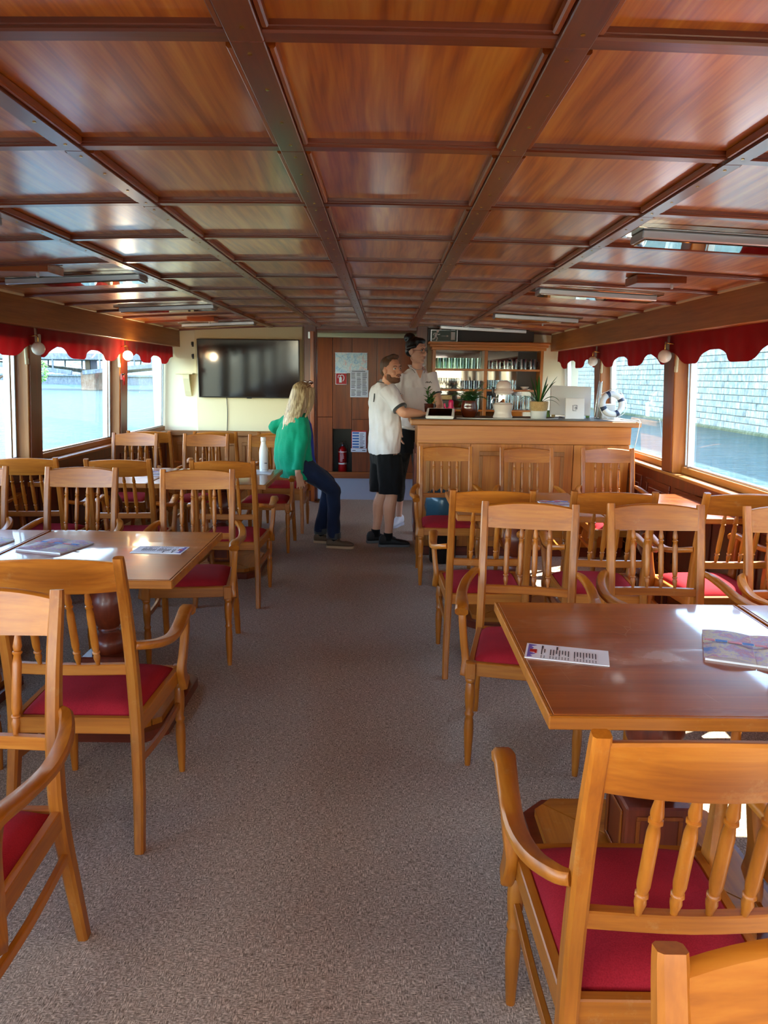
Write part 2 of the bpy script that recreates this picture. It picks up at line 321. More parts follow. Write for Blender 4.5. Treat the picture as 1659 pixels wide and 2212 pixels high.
def lathe(bm, prof, c=(0,0,0), seg=16, mat=None, cap=True):
    """prof: list of (r, z). mat: optional Matrix applied"""
    rings = []
    for r, z in prof:
        ring = []
        for i in range(seg):
            a = 2*pi*i/seg; v = Vector((r*cos(a), r*sin(a), z))
            if mat is not None: v = mat @ v
            ring.append(bm.verts.new(v + Vector(c)))
        rings.append(ring)
    for a, b_ in zip(rings, rings[1:]):
        for i in range(seg): bm.faces.new((a[i], a[(i+1) % seg], b_[(i+1) % seg], b_[i]))
    if cap:
        bm.faces.new(list(reversed(rings[0]))); bm.faces.new(rings[-1])
    return rings
def Lathe(prof, c=(0,0,0), seg=16, mat=None, cap=True): bm = bmesh.new(); lathe(bm, prof, c, seg, mat, cap); return bm
def interp(pts, n):
    """Catmull-Rom through points (tuples of any length)"""
    P_ = [pts[0]] + list(pts) + [pts[-1]]; out = []
    segs = len(pts) - 1
    for k in range(n + 1):
        t = k / n * segs; i = min(int(t), segs - 1); u = t - i
        p0, p1, p2, p3 = P_[i], P_[i+1], P_[i+2], P_[i+3]
        out.append(tuple(.5*((2*b_) + (-a+c)*u + (2*a-5*b_+4*c-d)*u*u + (-a+3*b_-3*c+d)*u**3) for a, b_, c, d in zip(p0, p1, p2, p3)))
    return out
def sweep(bm, pts, size, up=(0,0,1), n=0, rnd=.25, taper=None, close=False):
    """rounded rectangular section (w across, h along up) swept on a path; pts may carry (x,y,z,w,h)"""
    if len(pts[0]) == 3: pts = [tuple(p) + tuple(size) for p in pts]
    if n: pts = interp(pts, n)
    rings = []; up = Vector(up)
    for i, p in enumerate(pts):
        a = Vector(pts[max(i-1, 0)][:3]); b_ = Vector(pts[min(i+1, len(pts)-1)][:3]); t = (b_ - a).normalized()
        s = t.cross(up).normalized(); u = s.cross(t).normalized(); w_, h_ = p[3]/2, p[4]/2; q = rnd*min(w_, h_)
        sec = [(w_-q, -h_), (w_, -h_+q), (w_, h_-q), (w_-q, h_), (-w_+q, h_), (-w_, h_-q), (-w_, -h_+q), (-w_+q, -h_)]
        rings.append([bm.verts.new(Vector(p[:3]) + s*x + u*y) for x, y in sec])
    for a, b_ in zip(rings, rings[1:]):
        for i in range(8): bm.faces.new((a[i], a[(i+1) % 8], b_[(i+1) % 8], b_[i]))
    bm.faces.new(list(reversed(rings[0]))); bm.faces.new(rings[-1])
def Sweep(*a, **k): bm = bmesh.new(); sweep(bm, *a, **k); return bm
def tube(bm, pts, r, seg=8, n=0):
    """round tube; pts (x,y,z) or (x,y,z,r)"""
    if len(pts[0]) == 3: pts = [tuple(p) + (r,) for p in pts]
    if n: pts = interp(pts, n)
    rings = []; prev = None
    for i, p in enumerate(pts):
        a = Vector(pts[max(i-1, 0)][:3]); b_ = Vector(pts[min(i+1, len(pts)-1)][:3]); t = (b_ - a).normalized()
        if prev is None: prev = Vector((0, 0, 1)) if abs(t.z) < .9 else Vector((1, 0, 0))
        s = t.cross(prev).normalized(); u = s.cross(t).normalized(); prev = u
        rings.append([bm.verts.new(Vector(p[:3]) + (s*cos(2*pi*k/seg) + u*sin(2*pi*k/seg))*p[3]) for k in range(seg)])
    for a, b_ in zip(rings, rings[1:]):
        for i in range(seg): bm.faces.new((a[i], a[(i+1) % seg], b_[(i+1) % seg], b_[i]))
    bm.faces.new(list(reversed(rings[0]))); bm.faces.new(rings[-1])
def Tube(*a, **k): bm = bmesh.new(); tube(bm, *a, **k); return bm
def prism(bm, poly, z0, z1, axis='z', mi=0):
    def P3(u, v, k): return {'z': (u, v, k), 'y': (u, k, v), 'x': (k, u, v)}[axis]
    a = [bm.verts.new(P3(u, v, z0)) for u, v in poly]; b_ = [bm.verts.new(P3(u, v, z1)) for u, v in poly]; n = len(poly)
    fs = [bm.faces.new(list(reversed(a))), bm.faces.new(b_)] + [bm.faces.new((a[i], a[(i+1) % n], b_[(i+1) % n], b_[i])) for i in range(n)]
    for f in fs: f.material_index = mi
def Prism(*a, **k): bm = bmesh.new(); prism(bm, *a, **k); return bm
def sphere(bm, c, r, sx=1, sy=1, sz=1, seg=12, rings=8, M=None):
    mt = Matrix.Translation(c) @ (M if M is not None else Matrix.Identity(4)) @ Matrix.Diagonal((r*sx, r*sy, r*sz, 1))
    bmesh.ops.create_uvsphere(bm, u_segments=seg, v_segments=rings, radius=1, matrix=mt)
def text_mesh(body, size, mat, name, parent, loc, rot, ext=.0008, align='CENTER'):
    cu = bpy.data.curves.new(name, 'FONT'); cu.body = body; cu.size = size; cu.extrude = ext; cu.align_x = align; cu.align_y = 'CENTER'; cu.resolution_u = 3
    o = bpy.data.objects.new(name, cu); me = bpy.data.meshes.new_from_object(o); bpy.data.objects.remove(o); bpy.data.curves.remove(cu)
    me.materials.append(MATS[mat]); o = bpy.data.objects.new(name, me); C.objects.link(o); o.parent = parent; o.location = loc; o.rotation_euler = rot
    return o
# ================================================================== THE SALOON
XC = -0.25                      # boat's centre line
Y0, Y1 = -3.6, 9.2              # aft end behind the camera, forward bulkhead
def wx(s, z): return XC + s*(2.50 - .05*(z-.88))       # window plane leans in towards the top
def ceil_z(x): return 2.145 - .075*((x-XC)/2.25)**2

# floor: carpet
floor = struct('floor', B(XC-2.62, XC+2.62, Y0, 11.6, -.06, 0), 'carpet', 'grey-brown loop carpet')
struct('trim_22', B(XC-2.5, .5, 9.29, 11.3, 0, .004), 'painted_daylight', 'lobby floor patch with daylight painted in pale blue-grey')  # daylight on the lobby floor, painted as a thin pale sheet over the carpet
# outer hull sides and roof
struct('trim_1', boxes([(XC-2.75, XC-2.60, Y0, 12.6, -.9, .86), (XC+2.60, XC+2.75, Y0, 12.6, -.9, .86)]), 'white_paint', 'outer hull sides')
struct('trim_2', B(XC-2.8, XC+2.8, Y0-.1, 12.6, 2.19, 2.26), 'white_paint', 'roof')

# ceiling with one panel per bay and battens between
ceil = struct('ceiling', B(XC-2.6, XC+2.6, Y0, 11.6, 2.165, 2.185), 'dark_y', 'mahogany coffered ceiling')
LX = [-1.39, -.82, -.25, .32, .90]; RY = [1.42+.645*k for k in range(-8, 13)]
LX_all = [XC-2.27] + LX + [XC+2.27]
for j in range(len(RY)-1):
    for i in range(6):
        x0, x1 = LX_all[i], LX_all[i+1]; y0, y1 = RY[j], min(RY[j+1], 9.2)
        bm = bmesh.new(); ns = 4; a = []
        for k in range(ns+1):
            x = x0 + (x1-x0)*k/ns; a.append([bm.verts.new((x-x0, y-y0, z)) for y in (y0, y1) for z in (ceil_z(x)+.001, 2.168)])
        for p, q in zip(a, a[1:]):
            bm.faces.new((p[0], p[2], q[2], q[0])); bm.faces.new((p[1], q[1], q[3], p[3])); bm.faces.new((p[0], q[0], q[1], p[1])); bm.faces.new((p[2], p[3], q[3], q[2]))
        bm.faces.new((a[0][0], a[0][1], a[0][3], a[0][2])); bm.faces.new((a[-1][0], a[-1][2], a[-1][3], a[-1][1]))
        mesh_obj('ceiling_panel', bm, 'ceiling_wood', ceil, loc=(x0, y0, 0))
# cross battens: bead on the near side, flat strip, each spanning one bay
for y in RY:
    for i in range(6):
        x0, x1 = LX_all[i]+.0, LX_all[i+1]-.0; bm = bmesh.new()
        for (dy0, dy1, h) in ((-.022, .022, .017), (-.030, -.020, .010), (.020, .030, .010)):
            pts = [(x0+(x1-x0)*k/4, y+(dy0+dy1)/2, ceil_z(x0+(x1-x0)*k/4)-h/2+.004, dy1-dy0, h+.008) for k in range(5)]
            sweep(bm, pts, None, rnd=.3)
        mesh_obj('cross_batten', bm, 'batten_x', ceil)
for x in LX:
    wdt = .062 if x in (-.25, .32) else .05
    for j in range(len(RY)-1):
        z = ceil_z(x); y0, y1 = RY[j]+.0005, RY[j+1]-.0005
        mesh_obj('long_batten', B(x-wdt/2, x+wdt/2, y0, y1, z-.024, z+.004, bev=.002), 'batten_y', ceil)
        bm = bmesh.new()
        for s in (-1, 1): sweep(bm, [(x+s*(wdt/2+.007), y0+.04, z-.008), (x+s*(wdt/2+.007), y1-.04, z-.008)], (.014, .02), rnd=.5)
        mesh_obj('bead', bm, 'panel_y', ceil)
bm = bmesh.new()
for x in LX:
    for y in RY:
        for dy in (.05, .22, .42, .59):
            lathe(bm, [(.0045, -.0012), (.0045, 0)], (x + R.uniform(-.004, .004), y+dy, ceil_z(x)-.0243), seg=8)
for y in RY:
    for i in range(6):
        for u in (.18, .5, .82):
            x = LX_all[i] + (LX_all[i+1]-LX_all[i])*u; lathe(bm, [(.004, -.001), (.004, 0)], (x, y, ceil_z(x)-.0095), seg=8)
o = mesh_obj('screw', bm, 'brass', ceil); o['kind'] = 'stuff'

# side beams (soffits) with red valances hanging under them
for s, nm in ((-1, 'left'), (1, 'right')):
    bm = bmesh.new(); xa, xb = XC+s*2.25, XC+s*2.62
    box(bm, min(xa, xb), max(xa, xb), Y0, Y1, 1.865, 2.16, bev=.003)
    o = struct('trim_3' if s < 0 else 'trim_4', bm, 'tan_y', 'long wooden beam above the %s windows' % nm)
    mesh_obj('beam_bead', B(min(XC+s*2.235, xa), max(XC+s*2.235, xa), Y0, Y1, 2.058, 2.076, bev=.003), 'cream', o)

# side walls below the windows with raised panels, sills
POST = [9.2, 7.51, 5.61, 3.71, 1.81, -.09, -1.99, -3.6]
for s, nm in ((-1, 'left'), (1, 'right')):
    wl = struct('wall_'+nm, B(min(XC+s*2.46, XC+s*2.6), max(XC+s*2.46, XC+s*2.6), Y0, Y1, 0, .84), 'dark_z', 'dark panelled wall below the %s windows' % nm)
    for a, b_ in zip(POST, POST[1:]):
        for k in range(3):
            ya = b_ + (a-b_)*k/3 + .05; yb = b_ + (a-b_)*(k+1)/3 - .05
            bm = bmesh.new(); x0, x1 = XC+s*2.448, XC+s*2.461
            for (p, q, r_, t_) in ((ya, yb, .12, .16), (ya, yb, .70, .74), (ya, ya+.04, .16, .70), (yb-.04, yb, .16, .70)):
                box(bm, min(x0, x1), max(x0, x1), p, q, r_, t_, bev=.004)
            x0 = XC+s*2.452
            box(bm, min(x0, x1), max(x0, x1), ya+.07, yb-.07, .19, .67, bev=.006)
            mesh_obj('raised_panel', bm, 'dark_z', wl)
    mesh_obj('plinth', B(min(XC+s*2.44, XC+s*2.462), max(XC+s*2.44, XC+s*2.462), Y0, Y1, 0, .09, bev=.004), 'dark_y', wl)
    sl = struct('trim_5' if s < 0 else 'trim_6', B(min(XC+s*2.38, XC+s*2.6), max(XC+s*2.38, XC+s*2.6), Y0, Y1, .84, .862, bev=.004), 'tan_y', 'wooden sill below the %s windows' % nm)
    # solid strip above the glass, behind the valance
    mesh_obj('window_head', B(min(XC+s*2.44, XC+s*2.6), max(XC+s*2.44, XC+s*2.6), Y0, Y1, 1.80, 1.87), 'tan_y', wl)
# windows: bottom rail wood, aluminium sash frames, pane
wn = 0
for s, nm in ((-1, 'left'), (1, 'right')):
    for a, b_ in zip(POST, POST[1:]):
        wn += 1; ya, yb = b_+.11, a-.11
        if a == 9.2: yb = 9.17
        wroot = struct('window_%d' % wn, None, None, 'wide sliding window in the %s side' % nm)
        def lean(bm):
            for v in bm.verts: v.co.x += -s*.05*(v.co.z-.88)
            return bm
        xw = XC+s*2.5
        mesh_obj('bottom_rail', lean(B(xw-.035, xw+.035, ya, yb, .862, .912, bev=.004)), 'tan_y', wroot)
        bm = bmesh.new()
        for (p, q, r_, t_) in ((ya, ya+.02, .91, 1.81), (yb-.02, yb, .91, 1.81), (ya, yb, .905, .925), (ya, yb, 1.79, 1.81)):
            box(bm, xw-.014, xw+.014, p, q, r_, t_, bev=.002)
        mesh_obj('sash_frame', lean(bm), 'alu', wroot)
        mesh_obj('sliding_stile', lean(boxes([(xw-.018-.01, xw+.018, yb-.10, yb-.075, .92, 1.8)], bev=.002)), 'alu', wroot)
        bm = bmesh.new(); f = [bm.verts.new(p) for p in ((xw, ya+.01, .915), (xw, yb-.01, .915), (xw-s*.046, yb-.01, 1.80), (xw-s*.046, ya+.01, 1.80))]; bm.faces.new(f)
        mesh_obj('pane', bm, 'window_glass', wroot)
# posts between windows: dark inward face, lighter cheeks
tn = 7
for s, nm in ((-1, 'left'), (1, 'right')):
    for y in POST[1:-1]:
        bm = bmesh.new(); bb = XC+s*2.60
        box(bm, 0, 1, y-.11, y+.11, .862, 1.87)
        for v in bm.verts:
            v.co.x = wx(s, v.co.z) + s*.012 if v.co.x > .5 else XC + s*(2.40 - .055*(v.co.z-.88))
        bmesh.ops.bevel(bm, geom=[e for e in bm.edges], offset=.004, segments=1, affect='EDGES')
        o = struct('trim_%d' % tn, bm, 'bar_z' if s > 0 else 'tan_z', 'wooden post between the %s windows' % nm); tn += 1
        bm = bmesh.new(); box(bm, 0, 1, y-.09, y+.09, .864, 1.868)
        for v in bm.verts:
            v.co.x = XC + s*((2.402 if v.co.x > .5 else 2.392) - .055*(v.co.z-.88))
        mesh_obj('face_board', bm, 'dark_z', o)

# valances: scalloped cloth per bay
def valance(s, ya, yb, label):
    bm = bmesh.new(); n = 72; m = 6; rows = []
    L = yb-ya
    for i in range(n+1):
        u = i/n; y = ya + L*u
        ph = (u*2.5) % 1.0
        e = .5-.5*cos(2*pi*u*2.5)
        d = .105 + .085*min(1, max(0, 1.35*(1-e)-.1))           # drop of the scallop
        col = []
        for k in range(m+1):
            v = k/m; z = 1.868 - (d+.02)*v
            x = XC + s*(2.335 + .010*sin(u*23+1.3)*v + .006*sin(u*61+v)*v + .01*v)
            col.append(bm.verts.new((x, y, z)))
        rows.append(col)
    for a, b_ in zip(rows, rows[1:]):
        for k in range(m): bm.faces.new((a[k], a[k+1], b_[k+1], b_[k]))
    bmesh.ops.solidify(bm, geom=bm.faces[:], thickness=.006)
    o = mesh_obj('valance', bm, 'valance_red', smooth=60); tag(o, label, 'valance', 'red window valances')
    # piping
    pts = [(c[m].x, c[m].y, c[m].z) for c in ([v.co.copy() for v in r] for r in rows)] if False else None
    return o
pos_words = ['nearest the forward bulkhead', 'above the second window from the bulkhead', 'above the third window from the bulkhead', 'above the fourth window from the bulkhead', 'above the fifth window from the bulkhead', 'above the sixth window from the bulkhead', 'above the aftmost window']
for s, nm in ((-1, 'left'), (1, 'right')):
    for k, (a, b_) in enumerate(zip(POST, POST[1:])):
        if b_ < -.5: continue
        valance(s, b_+.03, a-.03, 'scalloped red cloth valance on the %s side %s' % (nm, pos_words[k]))

# globe wall lamps on the posts
def wall_lamp(s, y, on, label):
    t = thing('wall_lamp', label, 'lamp', (XC+s*2.36, y, 1.70), 0, 'globe lamps on the window posts')
    mesh_obj('back_plate', B(-.012 if s < 0 else -.002, .002 if s < 0 else .012, -.022, .022, -.10, .13, bev=.004), 'cream_light', t)
    mesh_obj('bracket', Tube([(0, 0, .10), (-s*.05, 0, .105), (-s*.085, 0, .105), (-s*.085, 0, .05)], .004, n=8), 'brass', t, smooth=True)
    bm = bmesh.new(); sphere(bm, (-s*.085, 0, .015), .047, seg=20, rings=14); mesh_obj('globe', bm, 'globe_on' if on else 'globe_off', t, smooth=True)
    if on:
        l = bpy.data.lights.new('bulb', 'POINT'); l.energy = 3; l.color = (1, .75, .45); l.shadow_soft_size = .05
        lo = bpy.data.objects.new('bulb', l); C.objects.link(lo); lo.parent = t; lo.location = (-s*.15, 0, .0)
wall_lamp(-1, 5.50, False, 'white glass globe lamp, unlit, on the post between left windows nearest camera')
wall_lamp(-1, 7.40, True, 'lit globe wall lamp glowing on the second left window post')
wall_lamp(1, 5.50, False, 'white globe lamp on the large right window post nearest camera')
wall_lamp(1, 7.40, False, 'white globe lamp on the right window post behind the bar')

# ---------------------------------------------------------------- ceiling light fixtures
def fixture(x0, x1, y, label, flip=False):
    t = thing('ceiling_light', label, 'ceiling light', ((x0+x1)/2, y, ceil_z((x0+x1)/2)-.012), 0, 'mirrored ceiling light fixtures')
    L = (x1-x0)/2; s = -(ceil_z(x1)-ceil_z(x0))/(x1-x0); t.rotation_euler = (0, s, 0)
    mesh_obj('base_plate', B(-L-.03, L+.03, -.11, .11, -.006, .012, bev=.002), 'mirror', t)
    mesh_obj('housing', B(-L, L, -.075, .075, -.038, -.006, bev=.004), 'alu', t)
    mesh_obj('diffuser', B(-L+.012, L-.012, -.068, .068, -.043, -.037, bev=.002), 'mirror', t)
fixture(.97, 1.80, 3.03, 'long mirrored ceiling light, nearest one on the right side')
fixture(.97, 1.72, 4.95, 'long mirrored ceiling light, middle one of three on the right')
fixture(.97, 1.72, 6.90, 'long mirrored ceiling light on the right above the bar counter')
fixture(.62, 1.60, 8.75, 'long mirrored ceiling light beside the grey header over the bar shelves')
fixture(-2.25, -1.42, 2.80, 'long mirrored ceiling light cut off by the left picture edge')
fixture(-2.2, -1.42, 4.50, 'long mirrored ceiling light, second on the left side')
fixture(-2.2, -1.42, 6.35, 'long mirrored ceiling light, third on the left side')
fixture(-2.2, -1.42, 8.25, 'long mirrored ceiling light in front of the television wall')
def block(x, y, w_, label):
    t = thing('ceiling_block', label, 'ceiling fitting', (x, y, ceil_z(x)-.016), 0, 'small wooden ceiling covers')
    mesh_obj('cover', B(-w_/2, w_/2, -.10, .10, -.026, .02, bev=.003), 'panel_x', t)
    mesh_obj('knob', Lathe([(.008, 0), (.008, -.02), (.006, -.024)], (w_*.28, -.05, -.026), seg=10), 'white_paint', t, smooth=40)
block(1.48, 4.25, .27, 'small wooden cover with knob on the right ceiling between the lights')
block(1.42, 7.35, .27, 'small wooden ceiling cover on the right above the bar')
block(-1.93, 4.10, .34, 'small wooden cover with knob on the left ceiling')
block(-1.85, 7.70, .27, 'small wooden ceiling cover on the left near the television')

# ---------------------------------------------------------------- forward bulkhead (y = 9.2)
wf = struct('wall_front', boxes([(XC-2.6, -.99, 9.2, 9.28, 0, 2.17), (.48, XC+2.6, 9.2, 9.28, 0, 2.17)]), 'cream_light', 'cream forward bulkhead')
mesh_obj('tv_board', B(-2.31, -1.01, 9.165, 9.2, .86, 2.128, bev=.003), 'cream', wf)
mesh_obj('wainscot', B(XC-2.47, -.99, 9.17, 9.2, 0, .80), 'tan_z', wf)
for x in (-2.6, -2.2, -1.8, -1.4):
    bm = bmesh.new(); x0, x1 = x+.03, x+.37
    for q in ((x0, x1, .12, .16), (x0, x1, .68, .72), (x0, x0+.04, .16, .68), (x1-.04, x1, .16, .68)): box(bm, q[0], q[1], 9.155, 9.171, q[2], q[3], bev=.004)
    mesh_obj('raised_panel', bm, 'tan_z', wf)
mesh_obj('ledge', B(XC-2.47, -.99, 9.11, 9.2, .80, .86, bev=.006), 'tan_x', wf)
# doorway frame posts
df = struct('door_1', boxes([(-.99, -.84, 9.12, 9.30, 0, 2.15)], bev=.006), 'dark_z', 'dark door frame')
mesh_obj('door_leaf', B(-.90, -.855, 8.98, 9.115, .02, 2.06, bev=.004), 'panel_z', df)
mesh_obj('hinge', boxes([(-.935, -.90, 9.09, 9.118, 1.98, 2.06), (-.935, -.90, 9.09, 9.118, .3, .38)], bev=.003), 'alu', df)
mesh_obj('door_handle', Tube([(-.875, 8.98, .63), (-.875, 8.93, .63), (-.86, 8.92, .60)], .009, n=6), 'brass', df, smooth=True)
mesh_obj('jamb', boxes([(.37, .50, 9.12, 9.30, 0, 2.15)], bev=.006), 'dark_z', df)
mesh_obj('head', boxes([(-.84, .37, 9.14, 9.30, 2.085, 2.16)], bev=.004), 'dark_x', df)
# lobby beyond: side walls, rear wall boards, niche
lob = struct('wall_back', boxes([(-1.6, -.80, 11.32, 11.4, 0, 2.2), (-.49, 1.2, 11.32, 11.4, 0, 2.2), (-.80, -.49, 11.32, 11.4, .78, 2.2), (.5, .58, 9.28, 11.3, 0, 2.17)]), 'lobby_z', 'panelled lobby wall')
def board(x0, x1, z0, z1, d=.0): mesh_obj('wall_board', B(x0+.004, x1-.004, 11.24-d, 11.29, z0+.003, z1-.003, bev=.003), 'lobby_z', lob)
board(-1.6, -1.12, .1, 2.1); board(-1.12, -.79, .1, .93); board(-1.12, -.79, .93, 2.1); board(-.79, -.50, .75, 2.1); board(-.50, -.13, .90, 2.1); board(-.50, -.13, .1, .90, .01)
board(-.13, .5, .1, 2.1); board(-.79, -.50, .04, .065)
mesh_obj('back_sheet', boxes([(-1.6, -.79, 11.285, 11.33, 0, 2.15), (-.50, 1.2, 11.285, 11.33, 0, 2.15), (-.79, -.50, 11.285, 11.33, .75, 2.15)]), 'dark_z', lob)
mesh_obj('niche', boxes([(-.80, -.49, 11.50, 11.52, 0, .78), (-.80, -.79, 11.29, 11.5, 0, .78), (-.50, -.49, 11.29, 11.5, 0, .78), (-.80, -.49, 11.29, 11.5, .76, .78), (-.80, -.49, 11.29, 11.5, 0, .065)]), 'black_plastic', lob)
mesh_obj('kick_board', B(-1.6, .5, 11.22, 11.26, 0, .10, bev=.003), 'panel_x', lob)
mesh_obj('cornice', B(-1.6, .5, 11.18, 11.26, 2.10, 2.17, bev=.01), 'cream', lob)
struct('trim_20', boxes([(XC-2.6, -1.6, 11.32, 11.4, 0, 2.2), (XC-2.60, XC-2.5, 9.28, 9.5, 0, 2.2), (XC-2.6, XC-2.5, 10.9, 11.3, 0, 2.2)]), 'cream_light', 'lobby side walls beside the open deck door')
# grey header, exit sign
hd = struct('trim_21', B(.50, 1.76, 9.06, 9.2, 1.965, 2.11, bev=.004), 'grey_panel', 'grey header box above the bar shelves')

# aft end behind the viewer: unglazed openings added to let daylight in
aft = struct('wall_aft', boxes([(XC-2.6, XC+2.6, Y0-.1, Y0, 0, 1.0), (XC-2.6, XC+2.6, Y0-.1, Y0, 1.98, 2.17)] + [(x-.05, x+.05, Y0-.1, Y0, .5, 1.98) for x in (XC-2.55, XC-1.3, XC, XC+1.3, XC+2.55)]), 'tan_z', 'aft wall with unglazed openings added for daylight')
# ================================================================== OUTSIDE
WL = -.35                       # water level
bm = bmesh.new()
f = [bm.verts.new(p) for p in ((-400, -120, WL), (300, -120, WL), (300, 500, WL), (-400, 500, WL))]; bm.faces.new(f)
tag(mesh_obj('river', bm, 'water'), 'rippled river water outside the windows', 'water', kind='structure')
# right: stone quay wall with separate blocks
QX = 13.0
q = struct('quay_wall', boxes([(QX+.06, QX+3, -30, 140, -2, 8.0)]), 'mortar', 'high stone quay wall along the river outside the right windows')
CH = .25
cells = []
for j in range(33):
    z0 = WL-.15 + j*CH; y = -8 + (j % 2)*.6
    while y < 110:
        L = R.uniform(.85, 1.3); cells.append((y, min(y+L, 110), z0, z0+CH)); y += L
def block_mesh(L):
    bm = bmesh.new(); d = R.uniform(.0, .035)
    box(bm, 0-.02-d, .09, 0, L-.022, .010, CH-.010, bev=.014); me = bpy.data.meshes.new('stone_block'); bm.to_mesh(me); bm.free(); me.materials.append(MATS['quay_stone']); return me
lib = {round(L*.1, 2): [block_mesh(L*.1) for _ in range(3)] for L in range(8, 14)}
def vis(c): return 23 < c[0] < 58 and c[2] < 3.1
cells_v = sorted([c for c in cells if vis(c)], key=lambda c: c[0])[:298]
chosen = set(cells_v)
rest = bmesh.new()
for c in cells:
    if c in chosen:
        L = c[1]-c[0]; k = min(lib, key=lambda v: abs(v-L)); o = bpy.data.objects.new('stone_block', R.choice(lib[k])); C.objects.link(o); o.parent = q
        o.location = (QX, c[0], c[2]); o.scale = (1, L/k, 1)
    else:
        d = R.uniform(0, .03); box(rest, QX-.02-d, QX+.09, c[0], c[1]-.022, c[2]+.010, c[3]-.010)
o = mesh_obj('stone_block', rest, 'quay_stone', q); o['kind'] = 'stuff'
mesh_obj('moss_ledge', B(QX-.12, QX+.05, -30, 140, WL-.3, WL+.12, bev=.05), 'moss', q)

# left far bank, bridge, trees
bank = struct('far_bank', boxes([(-140, 60, 118, 165, -2, 1.0)]), 'concrete', 'far river bank with a long quay')
mesh_obj('graffiti_wall', B(-140, 60, 123.5, 124.5, .9, 6.2), 'graffiti_wall', bank)
mesh_obj('coping', B(-140, 60, 117.6, 124, .9, 1.25, bev=.05), 'concrete', bank)
br = thing('road_bridge', 'steel arch bridge crossing the river on a stone pier', 'bridge', (-40, 84, 0))
mesh_obj('deck', B(-60, 40, -4, 4, 2.85, 3.55, bev=.05), 'concrete', br)
bm = bmesh.new()
for k in range(120): box(bm, -60+k*.83, -59.94+k*.83, -4.02, -3.94, 3.5, 4.55)
box(bm, -60, 40, -4.03, -3.93, 4.5, 4.6); o = mesh_obj('railing', bm, 'alu', br); o['kind'] = 'stuff'
for px in (6.4, -26.5, 37.0): mesh_obj('pier', B(px, px+1.6, -1.2, 1.2, -1.5, 1.6, bev=.1), 'pier_stone', br)
bm = bmesh.new()
for s0, s1 in ((-24.8, 6.6), (7.8, 37.2)):
    for yy in (-3.9, 3.9):
        pts = [(s0+(s1-s0)*k/16, yy, 1.5 + 1.1*sin(pi*k/16)) for k in range(17)]
        sweep(bm, pts, (.3, .45))
        for k in range(1, 16): box(bm, pts[k][0]-.07, pts[k][0]+.07, yy-.07, yy+.07, pts[k][2], 2.9)
mesh_obj('arch', bm, 'steel_dark' if False else 'concrete', br)
mesh_obj('pier_cap', B(6.9, 7.5, -1.0, 1.0, 1.6, 2.9, bev=.05), 'steel_dark', br)
# near-left embankment with pale wall, railing
em = struct('embankment', boxes([(-120, -27.4, 50, 54, -2, .9)]), 'bank_stone', 'pale stone embankment at the left')
mesh_obj('parapet', B(-120, -27.8, 53.4, 53.8, .9, 1.7), 'bank_stone', em)
bm = bmesh.new()
for k in range(60): box(bm, -27.6-k*.6, -27.54-k*.6, 50.4, 50.46, .9, 2.0)
box(bm, -66, -27.5, 50.4, 50.46, 1.95, 2.03); box(bm, -66, -27.5, 50.4, 50.46, 1.4, 1.46); o = mesh_obj('railing', bm, 'alu', em); o['kind'] = 'stuff'
def tree(x, y, z, h, rr, mats, label, n=420, off=(0, 0, 0)):
    t = thing('riverside_tree', label, 'tree', (x, y, z))
    mesh_obj('trunk', Tube([(0, 0, -.6, .05*h**.7), (.1+off[0]*.4, 0, h*.4+off[2]*.3, .035*h**.7), (off[0], .1, h*.75+off[2], .06)], None, n=6), 'hair_brown', t, smooth=True)
    bm = bmesh.new()
    for i in range(n):
        a = R.uniform(0, 2*pi); u = R.uniform(-1, 1); q_ = R.uniform(.45, 1)**.5
        p = Vector((cos(a)*sqrt(1-u*u)*rr*q_, sin(a)*sqrt(1-u*u)*rr*q_, h*.72 + u*h*.42*q_)) + Vector(off); s_ = rr*R.uniform(.08, .15)
        M = Matrix.Translation(p) @ Matrix.Rotation(R.uniform(0, 6), 4, Vector((R.random(), R.random(), R.random()+.1))) @ Matrix.Diagonal((s_, s_, s_*.4, 1))
        bmesh.ops.create_icosphere(bm, subdivisions=1, radius=1, matrix=M)
    o = mesh_obj('foliage', bm, mats, t); o['kind'] = 'stuff'
    return t
tree(-27.9, 52.6, .9, 2.0, .62, 'leaf_light', 'bright green willow leaning out over the river from the embankment', 300, (3.7, 0, -.75))
tree(-30.2, 52.6, .9, 6, 1.9, 'leaf', 'bushy green tree standing behind the embankment railing')
tree(-35, 52.6, .9, 8, 2.4, 'leaf', 'taller green tree at the left end of the embankment')
for k, (x, h) in enumerate(((-52, 9), (-38, 8), (-23, 9.5))):
    tree(x, 128, .9, h+3, 5, 'leaf', ['round green tree at the far left above the painted wall', 'green tree above the far bank seen over the bridge', 'tallest green tree on the far bank behind the bridge'][k], 260)
bd = thing('riverside_building', 'pale building block behind the far bank wall', 'building', (-40, 150, 1))
mesh_obj('wall', B(-25, 14, -6, 6, 0, 16), 'concrete', bd)
for i in range(9):
    for j in range(4): mesh_obj('window', B(-23+i*4, -21+i*4, -6.15, -5.9, 2+j*3.7, 4.2+j*3.7), 'steel_dark', bd)
bd2 = thing('white_apartment_building', 'long white building behind the tree at the far left', 'building', (-86, 150, 1))
mesh_obj('wall', B(-20, 14, -5, 5, 0, 13), 'bank_stone', bd2)
for i in range(8):
    for j in range(3): mesh_obj('window', B(-19+i*4, -17.4+i*4, -5.15, -4.9, 2+j*3.7, 4.2+j*3.7), 'steel_dark', bd2)

